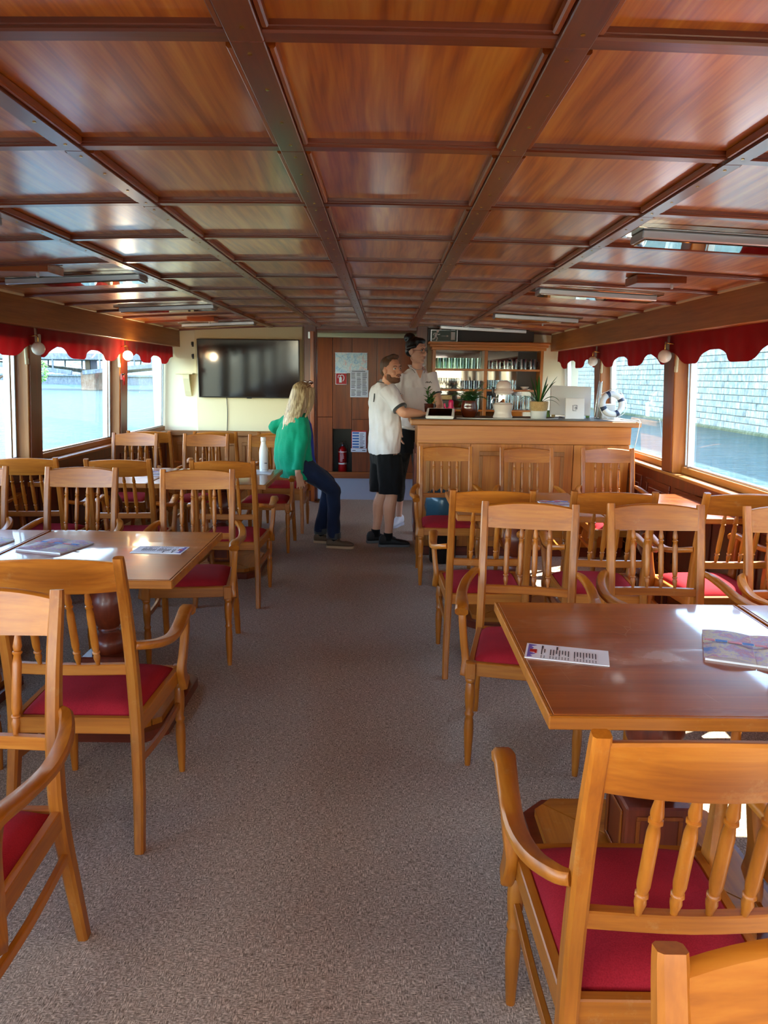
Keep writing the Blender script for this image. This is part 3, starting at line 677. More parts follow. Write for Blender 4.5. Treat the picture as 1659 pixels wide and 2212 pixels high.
# ================================================================== CHAIRS
def back_y(z):                  # rear stile centre line (front of chair is +y)
    k = [(0, -.285), (.2, -.245), (.42, -.213), (.60, -.222), (.8, -.252), (1.0, -.300)]
    for (a, p), (b_, q_) in zip(k, k[1:]):
        if z <= b_: return p + (q_-p)*(z-a)/(b_-a)
    return k[-1][1]
def make_chair(label):
    t = thing('dining_armchair', label, 'chair', (0,0,0), 0, 'wooden armchairs with red seats')
    for s in (-1, 1):
        pts = [(s*.212, -.285, .0, .030, .036), (s*.207, -.247, .2, .034, .040), (s*.199, -.216, .42, .036, .044), (s*.197, -.222, .60, .036, .042), (s*.197, -.252, .8, .035, .034), (s*.198, -.292, .965, .033, .028), (s*.198, -.300, 1.0, .031, .024)]
        bm = bmesh.new(); sweep(bm, pts, None, up=(0, 1, 0), n=18, rnd=.4)
        mesh_obj('rear_leg', bm, 'honey_z', t, smooth=40)
    # crest rail
    bm = bmesh.new(); n = 14; rings = []
    for i in range(n+1):
        u = -1 + 2*i/n; x = u*.184; bow = -.020*(1-u*u)
        zt = .985 + .014*(1-u*u); zb = .893 - .016*(u*u)*0 + .006*(1-u*u)*-1 - .004
        sec = []
        for (dy, z) in ((-.011, zb), (.011, zb), (.011, (zb+zt)/2), (.011, zt-.005), (.005, zt), (-.006, zt), (-.011, zt-.005), (-.011, (zb+zt)/2)):
            sec.append(bm.verts.new((x, back_y(z)+bow+dy, z)))
        rings.append(sec)
    for a, b_ in zip(rings, rings[1:]):
        for i in range(8): bm.faces.new((a[i], a[(i+1) % 8], b_[(i+1) % 8], b_[i]))
    bm.faces.new(list(reversed(rings[0]))); bm.faces.new(rings[-1])
    mesh_obj('crest_rail', bm, 'honey_x', t, smooth=40)
    mesh_obj('lower_rail', Sweep([(-.184, back_y(.62), .615), (0, back_y(.62)-.012, .615), (.184, back_y(.62), .615)], (.024, .036), n=8), 'honey_x', t, smooth=40)
    for x in (-.093, -.031, .031, .093):
        a = Vector((x, back_y(.63)-.011, .628)); b_ = Vector((x, back_y(.89)-.019, .895)); d = b_-a; L = d.length
        prof = [(.0075, 0), (.0085, .03), (.013, .05), (.0095, .075), (.0125, .085), (.0125, .093), (.0095, .10), (.0118, .13), (.0118, .55), (.0095, .60)]
        prof = [(.006, 0), (.0075, .05), (.0115, .12), (.0085, .165), (.0125, .175), (.0125, .19), (.0090, .20), (.0125, .27), (.0122, .68), (.0090, .76), (.0128, .775), (.0128, .79), (.0090, .80), (.0120, .84), (.0085, .93), (.006, 1.0)]
        M = d.to_track_quat('Z', 'Y').to_matrix().to_4x4()
        mesh_obj('spindle', Lathe([(r, z*L) for r, z in prof], a, seg=8, mat=M), 'honey_z', t, smooth=50)
    # seat frame
    mesh_obj('seat_rail', Sweep([(-.205, .222, .413), (0, .232, .413), (.205, .222, .413)], (.024, .056), n=6), 'honey_x', t, smooth=40)
    mesh_obj('seat_rail', Sweep([(-.19, -.212, .413), (.19, -.212, .413)], (.024, .056)), 'honey_x', t, smooth=40)
    for s in (-1, 1): mesh_obj('seat_rail', Sweep([(s*.200, -.215, .413), (s*.213, .22, .413)], (.024, .056)), 'honey_y', t, smooth=40)
    # cushion
    bm = bmesh.new(); nx, ny = 14, 14; g = []
    for j in range(ny+1):
        v = -1 + 2*j/ny; row = []
        for i in range(nx+1):
            u = -1 + 2*i/nx; hw = .190 + .012*(v+1)/2
            uu = math.copysign(abs(u)**.8, u); vv = math.copysign(abs(v)**.8, v)
            h = (max(0, 1-abs(uu)**4))**.5 * (max(0, 1-abs(vv)**4))**.5
            cr = 1 - .018*abs(uu*vv)**6
            row.append(bm.verts.new((uu*hw*cr, .012 + vv*.204*cr, .437 + .040*h)))
        g.append(row)
    for j in range(ny):
        for i in range(nx): bm.faces.new((g[j][i], g[j][i+1], g[j+1][i+1], g[j+1][i]))
    edge = [g[0][i] for i in range(nx+1)] + [g[j][nx] for j in range(1, ny+1)] + [g[ny][i] for i in range(nx-1, -1, -1)] + [g[j][0] for j in range(ny-1, 0, -1)]
    low = [bm.verts.new((v.co.x*.99, v.co.y*.99, .425)) for v in edge]
    for i in range(len(edge)): bm.faces.new((edge[i], low[i], low[(i+1) % len(low)], edge[(i+1) % len(edge)]))
    bm.faces.new(low)
    mesh_obj('seat', bm, 'seat_red', t, smooth=60)
    for s in (-1, 1):
        x, y = s*.212, .228
        bm = bmesh.new(); box(bm, x-.021, x+.021, y-.021, y+.021, .375, .442, bev=.003)
        prof = [(.0115, 0), (.0130, .02), (.0165, .09), (.0195, .15), (.0175, .195), (.0145, .21), (.0185, .218), (.0185, .226), (.0145, .234), (.0190, .27), (.0205, .31), (.0180, .345), (.0145, .355), (.0200, .362), (.0200, .372), (.0160, .378)]
        lathe(bm, prof, (x, y, 0), seg=14)
        mesh_obj('front_leg', bm, 'honey_z', t, smooth=45)
        arm = [(s*.214, -.236, .698, .024, .026), (s*.236, -.215, .692, .034, .026), (s*.262, -.14, .672, .040, .026), (s*.272, -.03, .655, .043, .025), (s*.266, .09, .660, .046, .025), (s*.258, .19, .672, .050, .027), (s*.254, .235, .668, .051, .034), (s*.254, .262, .655, .051, .040)]
        mesh_obj('armrest', Sweep(arm, None, n=24, rnd=.5), 'honey_y', t, smooth=45)
        sup = [(s*.255, .195, .66, .030, .036), (s*.252, .205, .60, .028, .034), (s*.243, .195, .50, .028, .040), (s*.236, .190, .44, .028, .052), (s*.240, .20, .385, .030, .050), (s*.242, .205, .37, .028, .044)]
        bm = bmesh.new(); sweep(bm, sup, None, up=(0, 1, 0), n=14, rnd=.3)
        mesh_obj('arm_support', bm, 'honey_z', t, smooth=45)
        mesh_obj('side_stretcher', Sweep([(s*.208, -.238, .30), (s*.209, 0, .275), (s*.211, .22, .285)], (.016, .026), n=8), 'honey_y', t, smooth=40)
    return t
CHAIRS = [
 # x, y, heading (deg, 0 = facing forward bulkhead), label
 (.545, 1.385, 0, 'armchair at the near side of the closest right table, aisle seat, back to camera'),
 (1.135, 1.40, 0, 'armchair cut by the right picture edge beside the aisle chair at the closest right table'),
 (.485, .34, 180, 'nearest chair, only the top corner of its back showing at the bottom right'),
 (.600, 2.965, 170, 'armchair at the far side of the closest right table facing camera, aisle seat'),
 (1.205, 2.97, 178, 'armchair at the far side of the closest right table, second from the aisle'),
 (1.82, 2.95, 182, 'armchair at the far side of the closest right table, cut by right picture edge'),
 (.54, 3.93, 0, 'armchair with back to camera at the bar-side right table, aisle seat'),
 (1.16, 3.93, -3, 'armchair with back to camera at the bar-side right table, middle seat'),
 (1.78, 3.93, 3, 'armchair with back to camera at the bar-side right table, window seat'),
 (.49, 5.63, 180, 'armchair in front of the bar with a blue bin bag behind it'),
 (1.13, 5.60, 180, 'armchair in front of the bar, the middle one of three'),
 (1.79, 5.65, 180, 'armchair in front of the bar beside the right window'),
 (-1.03, 1.53, 181, 'armchair cut by left picture edge in the left foreground, facing camera'),
 (-1.00, 2.475, 0, 'armchair with back to camera at the near side of the closest left table, aisle seat'),
 (-1.72, 2.47, 0, 'armchair at the near side of the closest left table, mostly outside the picture'),
 (-1.06, 4.00, 186, 'armchair at the far side of the closest left table facing camera, aisle seat'),
 (-1.78, 4.03, 180, 'armchair at the far side of the closest left table, middle seat'),
 (-2.42, 4.03, 182, 'armchair at the far side of the closest left table, by the left window'),
 (-1.05, 5.07, 0, 'armchair with back to camera at the second left table, aisle seat'),
 (-1.75, 5.07, 4, 'armchair with back to camera at the second left table, middle seat'),
 (-2.37, 5.10, 4, 'armchair with back to camera at the second left table, by the window'),
 (-1.055, 6.60, 180, 'armchair beyond the second left table with the woman perched on its arm'),
 (-1.66, 6.60, 180, 'armchair beyond the second left table facing camera, middle seat'),
 (-2.32, 6.60, 180, 'armchair beyond the second left table facing camera, by the window'),
 (-1.02, 7.47, 0, 'armchair in the last left row standing near the door frame'),
 (-1.64, 7.47, 0, 'armchair in the last left row, middle one below the television'),
 (-2.28, 7.47, 0, 'armchair in the last left row, by the left window corner'),
]
c0 = None
for x, y, a, lab in CHAIRS:
    if c0 is None: c0 = make_chair(lab); c0.location = (x, y, 0); c0.rotation_euler = (0, 0, radians(a))
    else: dup(c0, (x, y, 0), radians(a), lab)

# ================================================================== TABLES
def make_table(label, W=.87, D=.92):
    t = thing('dining_table', label, 'table', (0,0,0), 0, 'wooden pedestal tables')
    mesh_obj('tabletop', B(-W/2+.012, W/2-.012, -D/2+.012, D/2-.012, .722, .7515, bev=.002), 'top_x', t)
    bm = bmesh.new()
    for (a, b_, c, d) in ((-W/2, W/2, -D/2, -D/2+.013), (-W/2, W/2, D/2-.013, D/2), (-W/2, -W/2+.013, -D/2+.013, D/2-.013), (W/2-.013, W/2, -D/2+.013, D/2-.013)): box(bm, a, b_, c, d, .716, .7505, bev=.003)
    mesh_obj('edge_band', bm, 'honey_x', t)
    mesh_obj('apron', boxes([(-.30, .30, -.035, .035, .68, .7225), (-.035, .035, -.30, .30, .682, .7225)], bev=.004), 'dark_x', t)
    prof = [(.070, .285), (.080, .30), (.084, .325), (.074, .355), (.045, .375), (.040, .385), (.050, .392), (.046, .40), (.058, .42), (.080, .46), (.090, .50), (.084, .54), (.062, .59), (.050, .61), (.062, .62), (.062, .632), (.048, .64), (.052, .66), (.062, .675), (.066, .684)]
    mesh_obj('baluster', Lathe(prof, seg=24), 'dark_z', t, smooth=50)
    mesh_obj('pedestal_block', B(-.10, .10, -.10, .10, .075, .286, bev=.006), 'dark_z', t)
    for k in range(4):
        bm = bmesh.new()
        for q_ in ((-.07, .07, .095, .107), (-.07, .07, .248, .26), (-.07, -.058, .107, .248), (.058, .07, .107, .248)): box(bm, q_[0], q_[1], -.106, -.0995, q_[2], q_[3], bev=.002)
        bmesh.ops.rotate(bm, verts=bm.verts, cent=(0, 0, 0), matrix=Matrix.Rotation(k*pi/2, 3, 'Z'))
        mesh_obj('panel_moulding', bm, 'panel_z', t)
    h, c = .335, .08
    mesh_obj('base_plinth', Prism([(-h+c, -h), (h-c, -h), (h, -h+c), (h, h-c), (h-c, h), (-h+c, h), (-h, h-c), (-h, -h+c)], 0, .045), 'dark_x', t)
    g = .30; cc = .065
    for k in range(4):
        bm = bmesh.new(); a = [(.004, -.002 - .004), (g-.002, -g+cc), (g-cc, -g)] ; poly = [(0.0, -.006), (g-cc-.004, -g+cc-.004 - .0), (g-cc-.004, -g), (-g+cc+.004, -g), (-g+cc+.004, -g+cc-.004)]
        poly = [(0, -.004), (g-cc/2-.004, -g+cc/2), (g-cc-.002, -g), (-g+cc+.002, -g), (-g+cc/2+.004, -g+cc/2)]
        prism(bm, list(reversed(poly)) if False else poly, .045, .072)
        bmesh.ops.rotate(bm, verts=bm.verts, cent=(0, 0, 0), matrix=Matrix.Rotation(k*pi/2, 3, 'Z'))
        mesh_obj('base_wedge', bm, 'honey_x' if k % 2 == 0 else 'honey_y', t)
    return t
TABLES = [
 (.838, 2.12, 'closest right pedestal table with scratched top, aisle half'),
 (1.715, 2.12, 'closest right table by the window, pushed against the scratched aisle table'),
 (-1.262, 3.26, 'closest left pedestal table with brochure and menu, aisle half'),
 (-2.142, 3.26, 'closest left table by the window, joined to the table with the menu'),
 (.865, 4.73, 'right table in front of the bar chairs, aisle half'),
 (1.745, 4.73, 'right table in front of the bar chairs, window half lit yellow by the sun'),
 (-1.305, 5.84, 'second left table with the white bottle standing on it'),
 (-2.185, 5.84, 'second left table, window half'),
]
t0 = None
for x, y, lab in TABLES:
    if t0 is None: t0 = make_table(lab); t0.location = (x, y, 0)
    else: dup(t0, (x, y, 0), 0, lab)
# ================================================================== BAR COUNTER
bar = thing('bar_counter', 'honey wood bar counter with panelled doors and grey-brown top', 'bar', (1.19, 6.35, 0))
def bx(x0, x1, y0, y1, z0, z1): return (x0-1.19, x1-1.19, y0-6.35, y1-6.35, z0, z1)
mesh_obj('carcass', boxes([bx(.28, 2.10, 6.375, 6.95, .0, 1.14)], bev=.004), 'bar_z', bar)
mesh_obj('fascia', boxes([bx(.28, 2.105, 6.352, 6.376, .99, 1.14)], bev=.003), 'bar_x', bar)
mesh_obj('counter_top', boxes([bx(.215, 2.175, 6.31, 6.98, 1.142, 1.192)], bev=.008), 'tan_x', bar)
mesh_obj('counter_surface', boxes([bx(.222, 2.168, 6.317, 6.973, 1.191, 1.195)], bev=.001), 'mirror_dark' if False else 'grey_panel', bar)
mesh_obj('side_moulding', boxes([bx(.272, .281, 6.42, 6.90, .12, .95), bx(.262, .275, 6.47, 6.85, .18, .89)], bev=.004), 'dark_z', bar)
mesh_obj('toe_kick', boxes([bx(.30, 2.09, 6.36, 6.377, .0, .08)], bev=.002), 'dark_x', bar)
for a, b_, pm in ((.285, .735, 1), (.739, 1.175, 1), (1.179, 1.619, 1), (1.625, 2.10, 0)):
    d = mesh_obj('cabinet_door', boxes([bx(a, b_, 6.355, 6.375, .085, .985)], bev=.003), 'bar_z', bar)
    if pm:
        m = boxes([bx(a+.075, b_-.075, 6.347, 6.356, .885, .925), bx(a+.075, b_-.075, 6.347, 6.356, .14, .18), bx(a+.075, a+.105, 6.347, 6.356, .18, .885), bx(b_-.105, b_-.075, 6.347, 6.356, .18, .885)], bev=.004)
        mesh_obj('door_moulding', m, 'tan_z', d)

# ================================================================== BACK BAR SHELVES
sh = thing('bar_shelf_unit', 'wooden bar shelving with mirrored back and moulded crown behind the counter', 'shelf', (1.21, 9.0, 0))
def sx(x0, x1, y0, y1, z0, z1): return (x0-1.21, x1-1.21, y0-9.0, y1-9.0, z0, z1)
mesh_obj('crown', boxes([sx(.50, 1.93, 8.88, 9.19, 1.925, 1.955), sx(.52, 1.91, 8.90, 9.19, 1.895, 1.927), sx(.54, 1.89, 8.915, 9.19, 1.86, 1.897)], bev=.006), 'bar_x', sh)
for a, b_ in ((.555, .59), (1.165, 1.205), (1.83, 1.865)): mesh_obj('upright', boxes([sx(a, b_, 8.94, 9.19, .90, 1.86)], bev=.003), 'bar_z', sh)
SHZ = [1.645, 1.405, 1.165, .93]
for z in SHZ:
    for a, b_ in ((.591, 1.164), (1.206, 1.829)): mesh_obj('shelf_board', boxes([sx(a, b_, 8.945, 9.18, z-.022, z)], bev=.002), 'bar_x', sh)
for a, b_ in ((.591, 1.164), (1.206, 1.829)): mesh_obj('mirror_back', boxes([sx(a, b_, 9.175, 9.188, .93, 1.86)]), 'mirror_dark', sh)
mesh_obj('side_panel', boxes([sx(1.60, 1.829, 9.165, 9.176, 1.41, 1.855)]), 'grey_panel', sh)
mesh_obj('base_cabinet', boxes([sx(.53, 1.92, 8.75, 9.19, 0, .90)], bev=.004), 'bar_z', sh)
mesh_obj('worktop', boxes([sx(.51, 1.94, 8.72, 9.19, .90, .93)], bev=.004), 'steel_dark', sh)

def tumbler(h, r0, r1, mat, nm='tumbler'):
    bm = bmesh.new(); lathe(bm, [(r0*.5, .004), (r0, 0), (r0, .004), (r1, h), (r1-.003, h), (r0-.003, .012), (r0*.3, .012)], seg=12, cap=True)
    o = mesh_obj(nm, bm, mat, smooth=50); return o
def wine():
    bm = bmesh.new(); lathe(bm, [(.032, .13), (.036, .10), (.030, .07), (.008, .045), (.004, .03), (.004, .01), (.030, .002), (.030, 0)][::-1], seg=12); return mesh_obj('wine_glass', bm, 'glass_clear', smooth=50)
def mug(h, r, mat, nm):
    t = thing(nm, 'x', 'mug'); mesh_obj('cup', Lathe([(r*.6, .003), (r, 0), (r, h), (r-.004, h), (r-.004, .01), (r*.3, .01)], seg=14), mat, t, smooth=50)
    mesh_obj('handle', Tube([(r-.002, 0, h*.85), (r+.028, 0, h*.75), (r+.030, 0, h*.4), (r-.002, 0, h*.2)], .005, n=10), mat, t, smooth=True); return t
def place(proto, pts, labelf, cat, group):
    first = True
    for i, p in enumerate(pts):
        if first: o = proto; first = False
        else:
            o = proto.copy(); C.objects.link(o)
            for ch in proto.children: c = ch.copy(); C.objects.link(c); c.parent = o
        o.location = p; tag(o, labelf(i), cat, group)
ORD = ['first', 'second', 'third', 'fourth', 'fifth', 'sixth', 'seventh', 'eighth', 'ninth', 'tenth', 'eleventh']
def fr(n, what):
    return lambda i: ('%s, %s from the left' % (what, ORD[i % n]) if i < n else '%s, back row, %s from the left' % (what, ORD[i-n]))
xs = [.63+.068*k for k in range(8)]
place(tumbler(.125, .026, .031, 'glass_green', 'green_tumbler'), [(x, 8.985, SHZ[0]+.001) for x in xs] + [(x+.01, 9.08, SHZ[0]+.001) for x in xs[:7]], fr(8, 'green tinted tumbler on the top left bar shelf'), 'glass', 'green tumblers on the top bar shelf')
place(mug(.10, .030, 'glass_clear', 'beer_mug'), [(1.25+.092*k, 9.0, SHZ[0]+.001) for k in range(3)], fr(3, 'clear small glass mug on the top right bar shelf'), 'glass', 'clear mugs on the top bar shelf')
place(mug(.12, .038, 'glass_fog', 'frosted_mug'), [(1.53+.11*k, 9.0, SHZ[0]+.001) for k in range(3)], fr(3, 'grey frosted mug on the top right bar shelf'), 'mug', 'frosted mugs on the top bar shelf')
place(wine(), [(.634+.062*k, 9.0, SHZ[1]+.001) for k in range(5)], fr(5, 'stemmed glass on the middle left bar shelf'), 'glass', 'stemmed glasses on the middle shelf')
place(tumbler(.10, .023, .027, 'glass_fog', 'short_tumbler'), [(.955+.058*k, 9.0, SHZ[1]+.001) for k in range(4)], fr(4, 'smoky short tumbler on the middle left bar shelf'), 'glass', 'smoky tumblers on the middle shelf')
place(tumbler(.11, .024, .028, 'glass_clear', 'water_glass'), [(1.245+.058*k, 8.99, SHZ[1]+.001) for k in range(6)] + [(1.26+.058*k, 9.07, SHZ[1]+.001) for k in range(5)], fr(6, 'clear water glass on the middle right bar shelf'), 'glass', 'water glasses on the middle right shelf')
o = mesh_obj('bowl', Lathe([(.02, 0), (.03, .004), (.055, .035), (.052, .036), (.025, .008)], seg=16), 'ceramic', smooth=40); o.location = (1.67, 9.02, SHZ[1]+.001); tag(o, 'white bowl on the middle right bar shelf', 'bowl')
place(tumbler(.165, .024, .031, 'glass_clear', 'tall_beer_glass'), [(1.245+.066*k, 8.99, SHZ[2]+.001) for k in range(9)] + [(.97+.066*k, 9.0, SHZ[2]+.001) for k in range(3)], lambda i: 'tall clear beer glass on the lowest %s bar shelf, %s from the left' % (('right', ORD[i]) if i < 9 else ('left', ORD[i-9])), 'glass', 'tall beer glasses on the lowest shelf')
o = mesh_obj('speaker_box', B(-.09, .09, -.06, .06, 0, .11, bev=.006), 'black_plastic'); o.location = (.715, 9.02, SHZ[2]+.001); tag(o, 'black box on the lowest left bar shelf', 'box')
o = mesh_obj('yellow_carton', B(-.085, .085, -.05, .05, 0, .055, bev=.004), 'woven'); o.location = (.715, 9.04, SHZ[2]+.112); tag(o, 'yellow carton lying on the black box on the bar shelf', 'box')
place(tumbler(.08, .022, .026, 'glass_clear', 'shot_glass'), [(1.30+.06*k, 8.98, SHZ[3]+.001) for k in range(8)], fr(8, 'small glass on the worktop below the bar shelves'), 'glass', 'small glasses on the back worktop')

# ================================================================== ON THE COUNTER
CT = 1.1955
t = thing('tablet_terminal', 'white point of sale tablet stand with a black screen at the bar counter end', 'tablet', (.475, 6.45, CT), radians(-8))
bm = bmesh.new(); vs = [(-.12, -.08, 0), (.12, -.08, 0), (.12, .08, 0), (-.12, .08, 0), (-.12, -.08, .018), (.12, -.08, .018), (.12, .08, .085), (-.12, .08, .085)]
v = [bm.verts.new(p) for p in vs]
for f in ((0,3,2,1), (4,5,6,7), (0,1,5,4), (1,2,6,5), (2,3,7,6), (3,0,4,7)): bm.faces.new([v[i] for i in f])
bmesh.ops.bevel(bm, geom=bm.edges[:], offset=.006, segments=2, affect='EDGES'); mesh_obj('stand', bm, 'white_plastic', t)
bm = bmesh.new(); v = [bm.verts.new(p) for p in ((-.10, -.065, .0255), (.10, -.065, .0255), (.10, .065, .0800), (-.10, .065, .0800))]; f = bm.faces.new(v); bmesh.ops.solidify(bm, geom=[f], thickness=.003); mesh_obj('screen', bm, 'screen', t)

def leaf(bm, base, d, L, wd, droop, up=.6, seg=5, fold=.2):
    base = Vector(base); d = Vector(d).normalized(); s = d.cross(Vector((0, 0, 1))).normalized(); prev = None
    for k in range(seg+1):
        u = k/seg; p = base + d*L*u*(1-.15*u) + Vector((0, 0, L*(up*u - droop*u*u))); w_ = wd*sin(pi*min(1, .12+u*.86))**.8 if k < seg else .0006
        row = [bm.verts.new(p + s*w_/2 + Vector((0, 0, fold*w_))), bm.verts.new(p), bm.verts.new(p - s*w_/2 + Vector((0, 0, fold*w_)))]
        if prev:
            bm.faces.new((prev[0], row[0], row[1], prev[1])); bm.faces.new((prev[1], row[1], row[2], prev[2]))
        prev = row
# small plant in a brown pot
t = thing('potted_succulent', 'small green plant in a dark brown pot beside the tablet', 'plant', (.405, 6.86, CT), 0)
mesh_obj('pot', Lathe([(.030, 0), (.040, .02), (.048, .085), (.050, .11), (.044, .11), (.042, .09)], seg=20), 'pot_brown', t, smooth=40)
mesh_obj('soil', Lathe([(.043, .088), (.043, .098)], seg=14), 'soil', t)
for (cx, cy, hh) in ((-.015, 0, .15), (.025, .01, .10), (0, -.02, .06)):
    mesh_obj('stem', Tube([(cx*.5, cy*.5, .09), (cx, cy, .09+hh)], .004), 'leaf', t)
    for k in range(11):
        a = k*2.4; bm = bmesh.new(); z = .10+hh*(k/11); leaf(bm, (cx, cy, z), (cos(a), sin(a), 0), .055, .022, .3, up=.9); bmesh.ops.solidify(bm, geom=bm.faces[:], thickness=.0012); mesh_obj('leaf', bm, 'leaf' if k % 3 else 'leaf_light', t)
# pink figure
t = thing('pink_figurine', 'glossy pink figurine standing between the tablet and the brown pot', 'figurine', (.585, 6.66, CT), 0)
bm = bmesh.new(); lathe(bm, [(.028, 0), (.032, .01), (.026, .04), (.032, .075), (.022, .10), (.024, .125), (.020, .145), (.006, .155)], seg=14)
mesh_obj('body', bm, 'pink', t, smooth=60)
mesh_obj('arm', Tube([(-.022, 0, .07), (-.05, 0, .085), (-.058, 0, .12)], .009, n=6), 'pink', t, smooth=True)
mesh_obj('arm', Tube([(.022, 0, .07), (.034, -.02, .05)], .009, n=4), 'pink', t, smooth=True)
# fern in glossy brown pot
t = thing('potted_fern', 'feathery green fern in a glossy round brown pot on the bar', 'plant', (.745, 6.62, CT), 0)
mesh_obj('pot', Lathe([(.045, 0), (.060, .01), (.076, .06), (.076, .10), (.066, .142), (.070, .150), (.063, .150), (.060, .13)], seg=26), 'pot_brown', t, smooth=50)
mesh_obj('soil', Lathe([(.061, .122), (.061, .134)], seg=16), 'soil', t)
RF = random.Random(3)
for k in range(22):
    a = k*2.399 + RF.uniform(-.2, .2); L = RF.uniform(.12, .21); up = RF.uniform(.55, 1.5); dr = RF.uniform(.4, .9); bm = bmesh.new()
    pts = []
    for j in range(8):
        u = j/7; pts.append((cos(a)*L*u*.9, sin(a)*L*u*.9, .13 + L*(up*u - dr*u*u)))
    tube(bm, pts, .0016, seg=5)
    for j in range(1, 8):
        for q_ in (-1, 1):
            for u_ in (0, .5):
                b0 = Vector(pts[j-1])*(u_) + Vector(pts[j])*(1-u_); leaf(bm, b0, (cos(a+q_*1.1), sin(a+q_*1.1), 0), .048*(1.1-j/9), .017, .3, up=.25, seg=3)
    mesh_obj('frond', bm, 'leaf' if k % 3 else 'leaf_dark', t)
# ceramic beer tap
t = thing('beer_tap', 'white ceramic beer tap column with black handle on the bar', 'tap', (1.045, 6.64, CT), 0)
mesh_obj('column', Lathe([(.085, 0), (.088, .01), (.078, .03), (.074, .055), (.086, .09), (.090, .115), (.080, .125), (.070, .13), (.070, .215), (.084, .22), (.088, .235), (.075, .25), (.066, .26), (.068, .285), (.058, .30), (.050, .315), (.030, .325)], seg=28), 'ceramic', t, smooth=45)
mesh_obj('spout', Tube([(-.068, -.02, .17), (-.10, -.03, .175), (-.105, -.03, .12)], .008, n=8), 'chrome', t, smooth=True)
mesh_obj('tap_handle', Tube([(-.095, -.03, .18, .007), (-.098, -.03, .22, .012), (-.10, -.03, .27, .010)], None, n=6), 'black_plastic', t, smooth=True)
mesh_obj('band', Lathe([(.0708, .135), (.0712, .14), (.0712, .20), (.0708, .205)], seg=28), 'mirror', t, smooth=45)
# dracaena
t = thing('potted_spider_plant', 'long-leaved green plant in a white pot with woven rim on the bar', 'plant', (1.355, 6.60, CT), 0)
mesh_obj('pot', Lathe([(.066, 0), (.068, .003), (.072, .07), (.071, .072)], seg=24), 'white_paint', t, smooth=45)
mesh_obj('woven_rim', Lathe([(.073, .068), (.079, .10), (.082, .145), (.078, .150), (.070, .148), (.068, .12)], seg=24), 'woven', t, smooth=45)
mesh_obj('soil', Lathe([(.069, .118), (.069, .13)], seg=16), 'soil', t)
for (a, L, up, dr, wd) in ((0.1, .20, 1.1, 1.0, .016), (.7, .26, 1.3, .55, .016), (1.6, .20, 1.5, .4, .018), (2.6, .22, 1.1, 1.1, .015), (3.2, .20, 1.0, 1.0, .015), (3.6, .17, 1.5, .9, .017), (4.4, .10, 2.6, .1, .024), (5.0, .16, 1.6, .5, .02), (5.6, .22, 1.0, .9, .015), (6.1, .20, .7, .8, .014), (2.1, .14, 2.0, .3, .02), (1.1, .18, .8, 1.2, .014), (5.3, .09, 2.8, .1, .022), (.4, .20, 1.7, .5, .015)):
    bm = bmesh.new(); leaf(bm, (cos(a)*.012, sin(a)*.012, .13), (cos(a), sin(a), 0), L, wd, dr, up=up, seg=9, fold=.25); bmesh.ops.solidify(bm, geom=bm.faces[:], thickness=.001); mesh_obj('leaf', bm, 'leaf_dark' if int(a*10) % 2 else 'leaf', t)
# monitor seen from behind
t = thing('computer_monitor', 'slim silver-white computer monitor seen from behind on the bar', 'monitor', (1.665, 6.74, CT), radians(3))
o = mesh_obj('display', B(-.185, .185, -.010, .010, -.13, .13, bev=.005, seg=2), 'white_paint', t, loc=(0, 0, .155)); o.rotation_euler = (radians(-8), radians(1.5), 0)
mesh_obj('stand', boxes([(-.06, .06, -.0, .14, 0, .008), (-.025, .025, .02, .032, .005, .12)], bev=.003), 'alu', t)
t = thing('payment_terminal', 'white customer display with a small square logo in front of the monitor', 'display', (1.665, 6.56, CT), radians(4))
o = mesh_obj('casing', B(-.085, .085, -.012, .012, 0, .185, bev=.006, seg=2), 'white_plastic', t); o.rotation_euler = (radians(-7), 0, 0)
mesh_obj('foot', B(-.05, .05, -.005, .09, 0, .008, bev=.003), 'white_plastic', t)
lg = boxes([(-.022, -.019, -.0145, -.0118, .075, .122), (.015, .018, -.0145, -.0118, .085, .122), (-.022, .012, -.0145, -.0118, .072, .075), (-.012, .018, -.0145, -.0118, .119, .122)])
o = mesh_obj('logo_frame', lg, 'ink', t); o.rotation_euler = (radians(-7), 0, 0)
o = text_mesh('B', .034, 'ink', 'logo_letter', t, (-.001, -.0235, .0965), (radians(83), 0, 0))
# wrapped stick / rolled film
t = thing('plastic_roll', 'tall roll wrapped in clear plastic film leaning by the window post on the bar', 'roll', (1.93, 6.80, CT), 0)
mesh_obj('roll', Tube([(-.004, 0, 0, .024), (.0, 0, .1, .023), (.008, 0, .22, .021), (.014, 0, .33, .018)], None, seg=12, n=10), 'glass_clear', t, smooth=True)
mesh_obj('core', Tube([(-.004, 0, 0.001), (.013, 0, .32)], .009, seg=8), 'white_paint', t, smooth=True)
# lifebuoy
t = thing('decorative_lifebuoy', 'small white lifebuoy with dark blue bands and rope standing on the bar', 'lifebuoy', (2.00, 6.60, CT+.133), 0)
t.rotation_euler = (radians(-12), radians(0), radians(8))
RR, rr = .090, .027
def torus(bm, R0, r0, a0, a1, n, seg=12):
    rings = []
    for i in range(n+1):
        a = a0+(a1-a0)*i/n; ring = []
        for k in range(seg):
            b_ = 2*pi*k/seg; ring.append(bm.verts.new(((R0+r0*cos(b_))*cos(a), r0*sin(b_), (R0+r0*cos(b_))*sin(a))))
        rings.append(ring)
    full = abs(a1-a0-2*pi) < 1e-4
    if full:
        for v in rings[-1]: bm.verts.remove(v)
        rings[-1] = rings[0]
    for a, b_ in zip(rings, rings[1:]):
        for k in range(seg): bm.faces.new((a[k], a[(k+1) % seg], b_[(k+1) % seg], b_[k]))
bm = bmesh.new(); torus(bm, RR, rr, 0, 2*pi, 40); mesh_obj('ring', bm, 'white_paint', t, smooth=True)
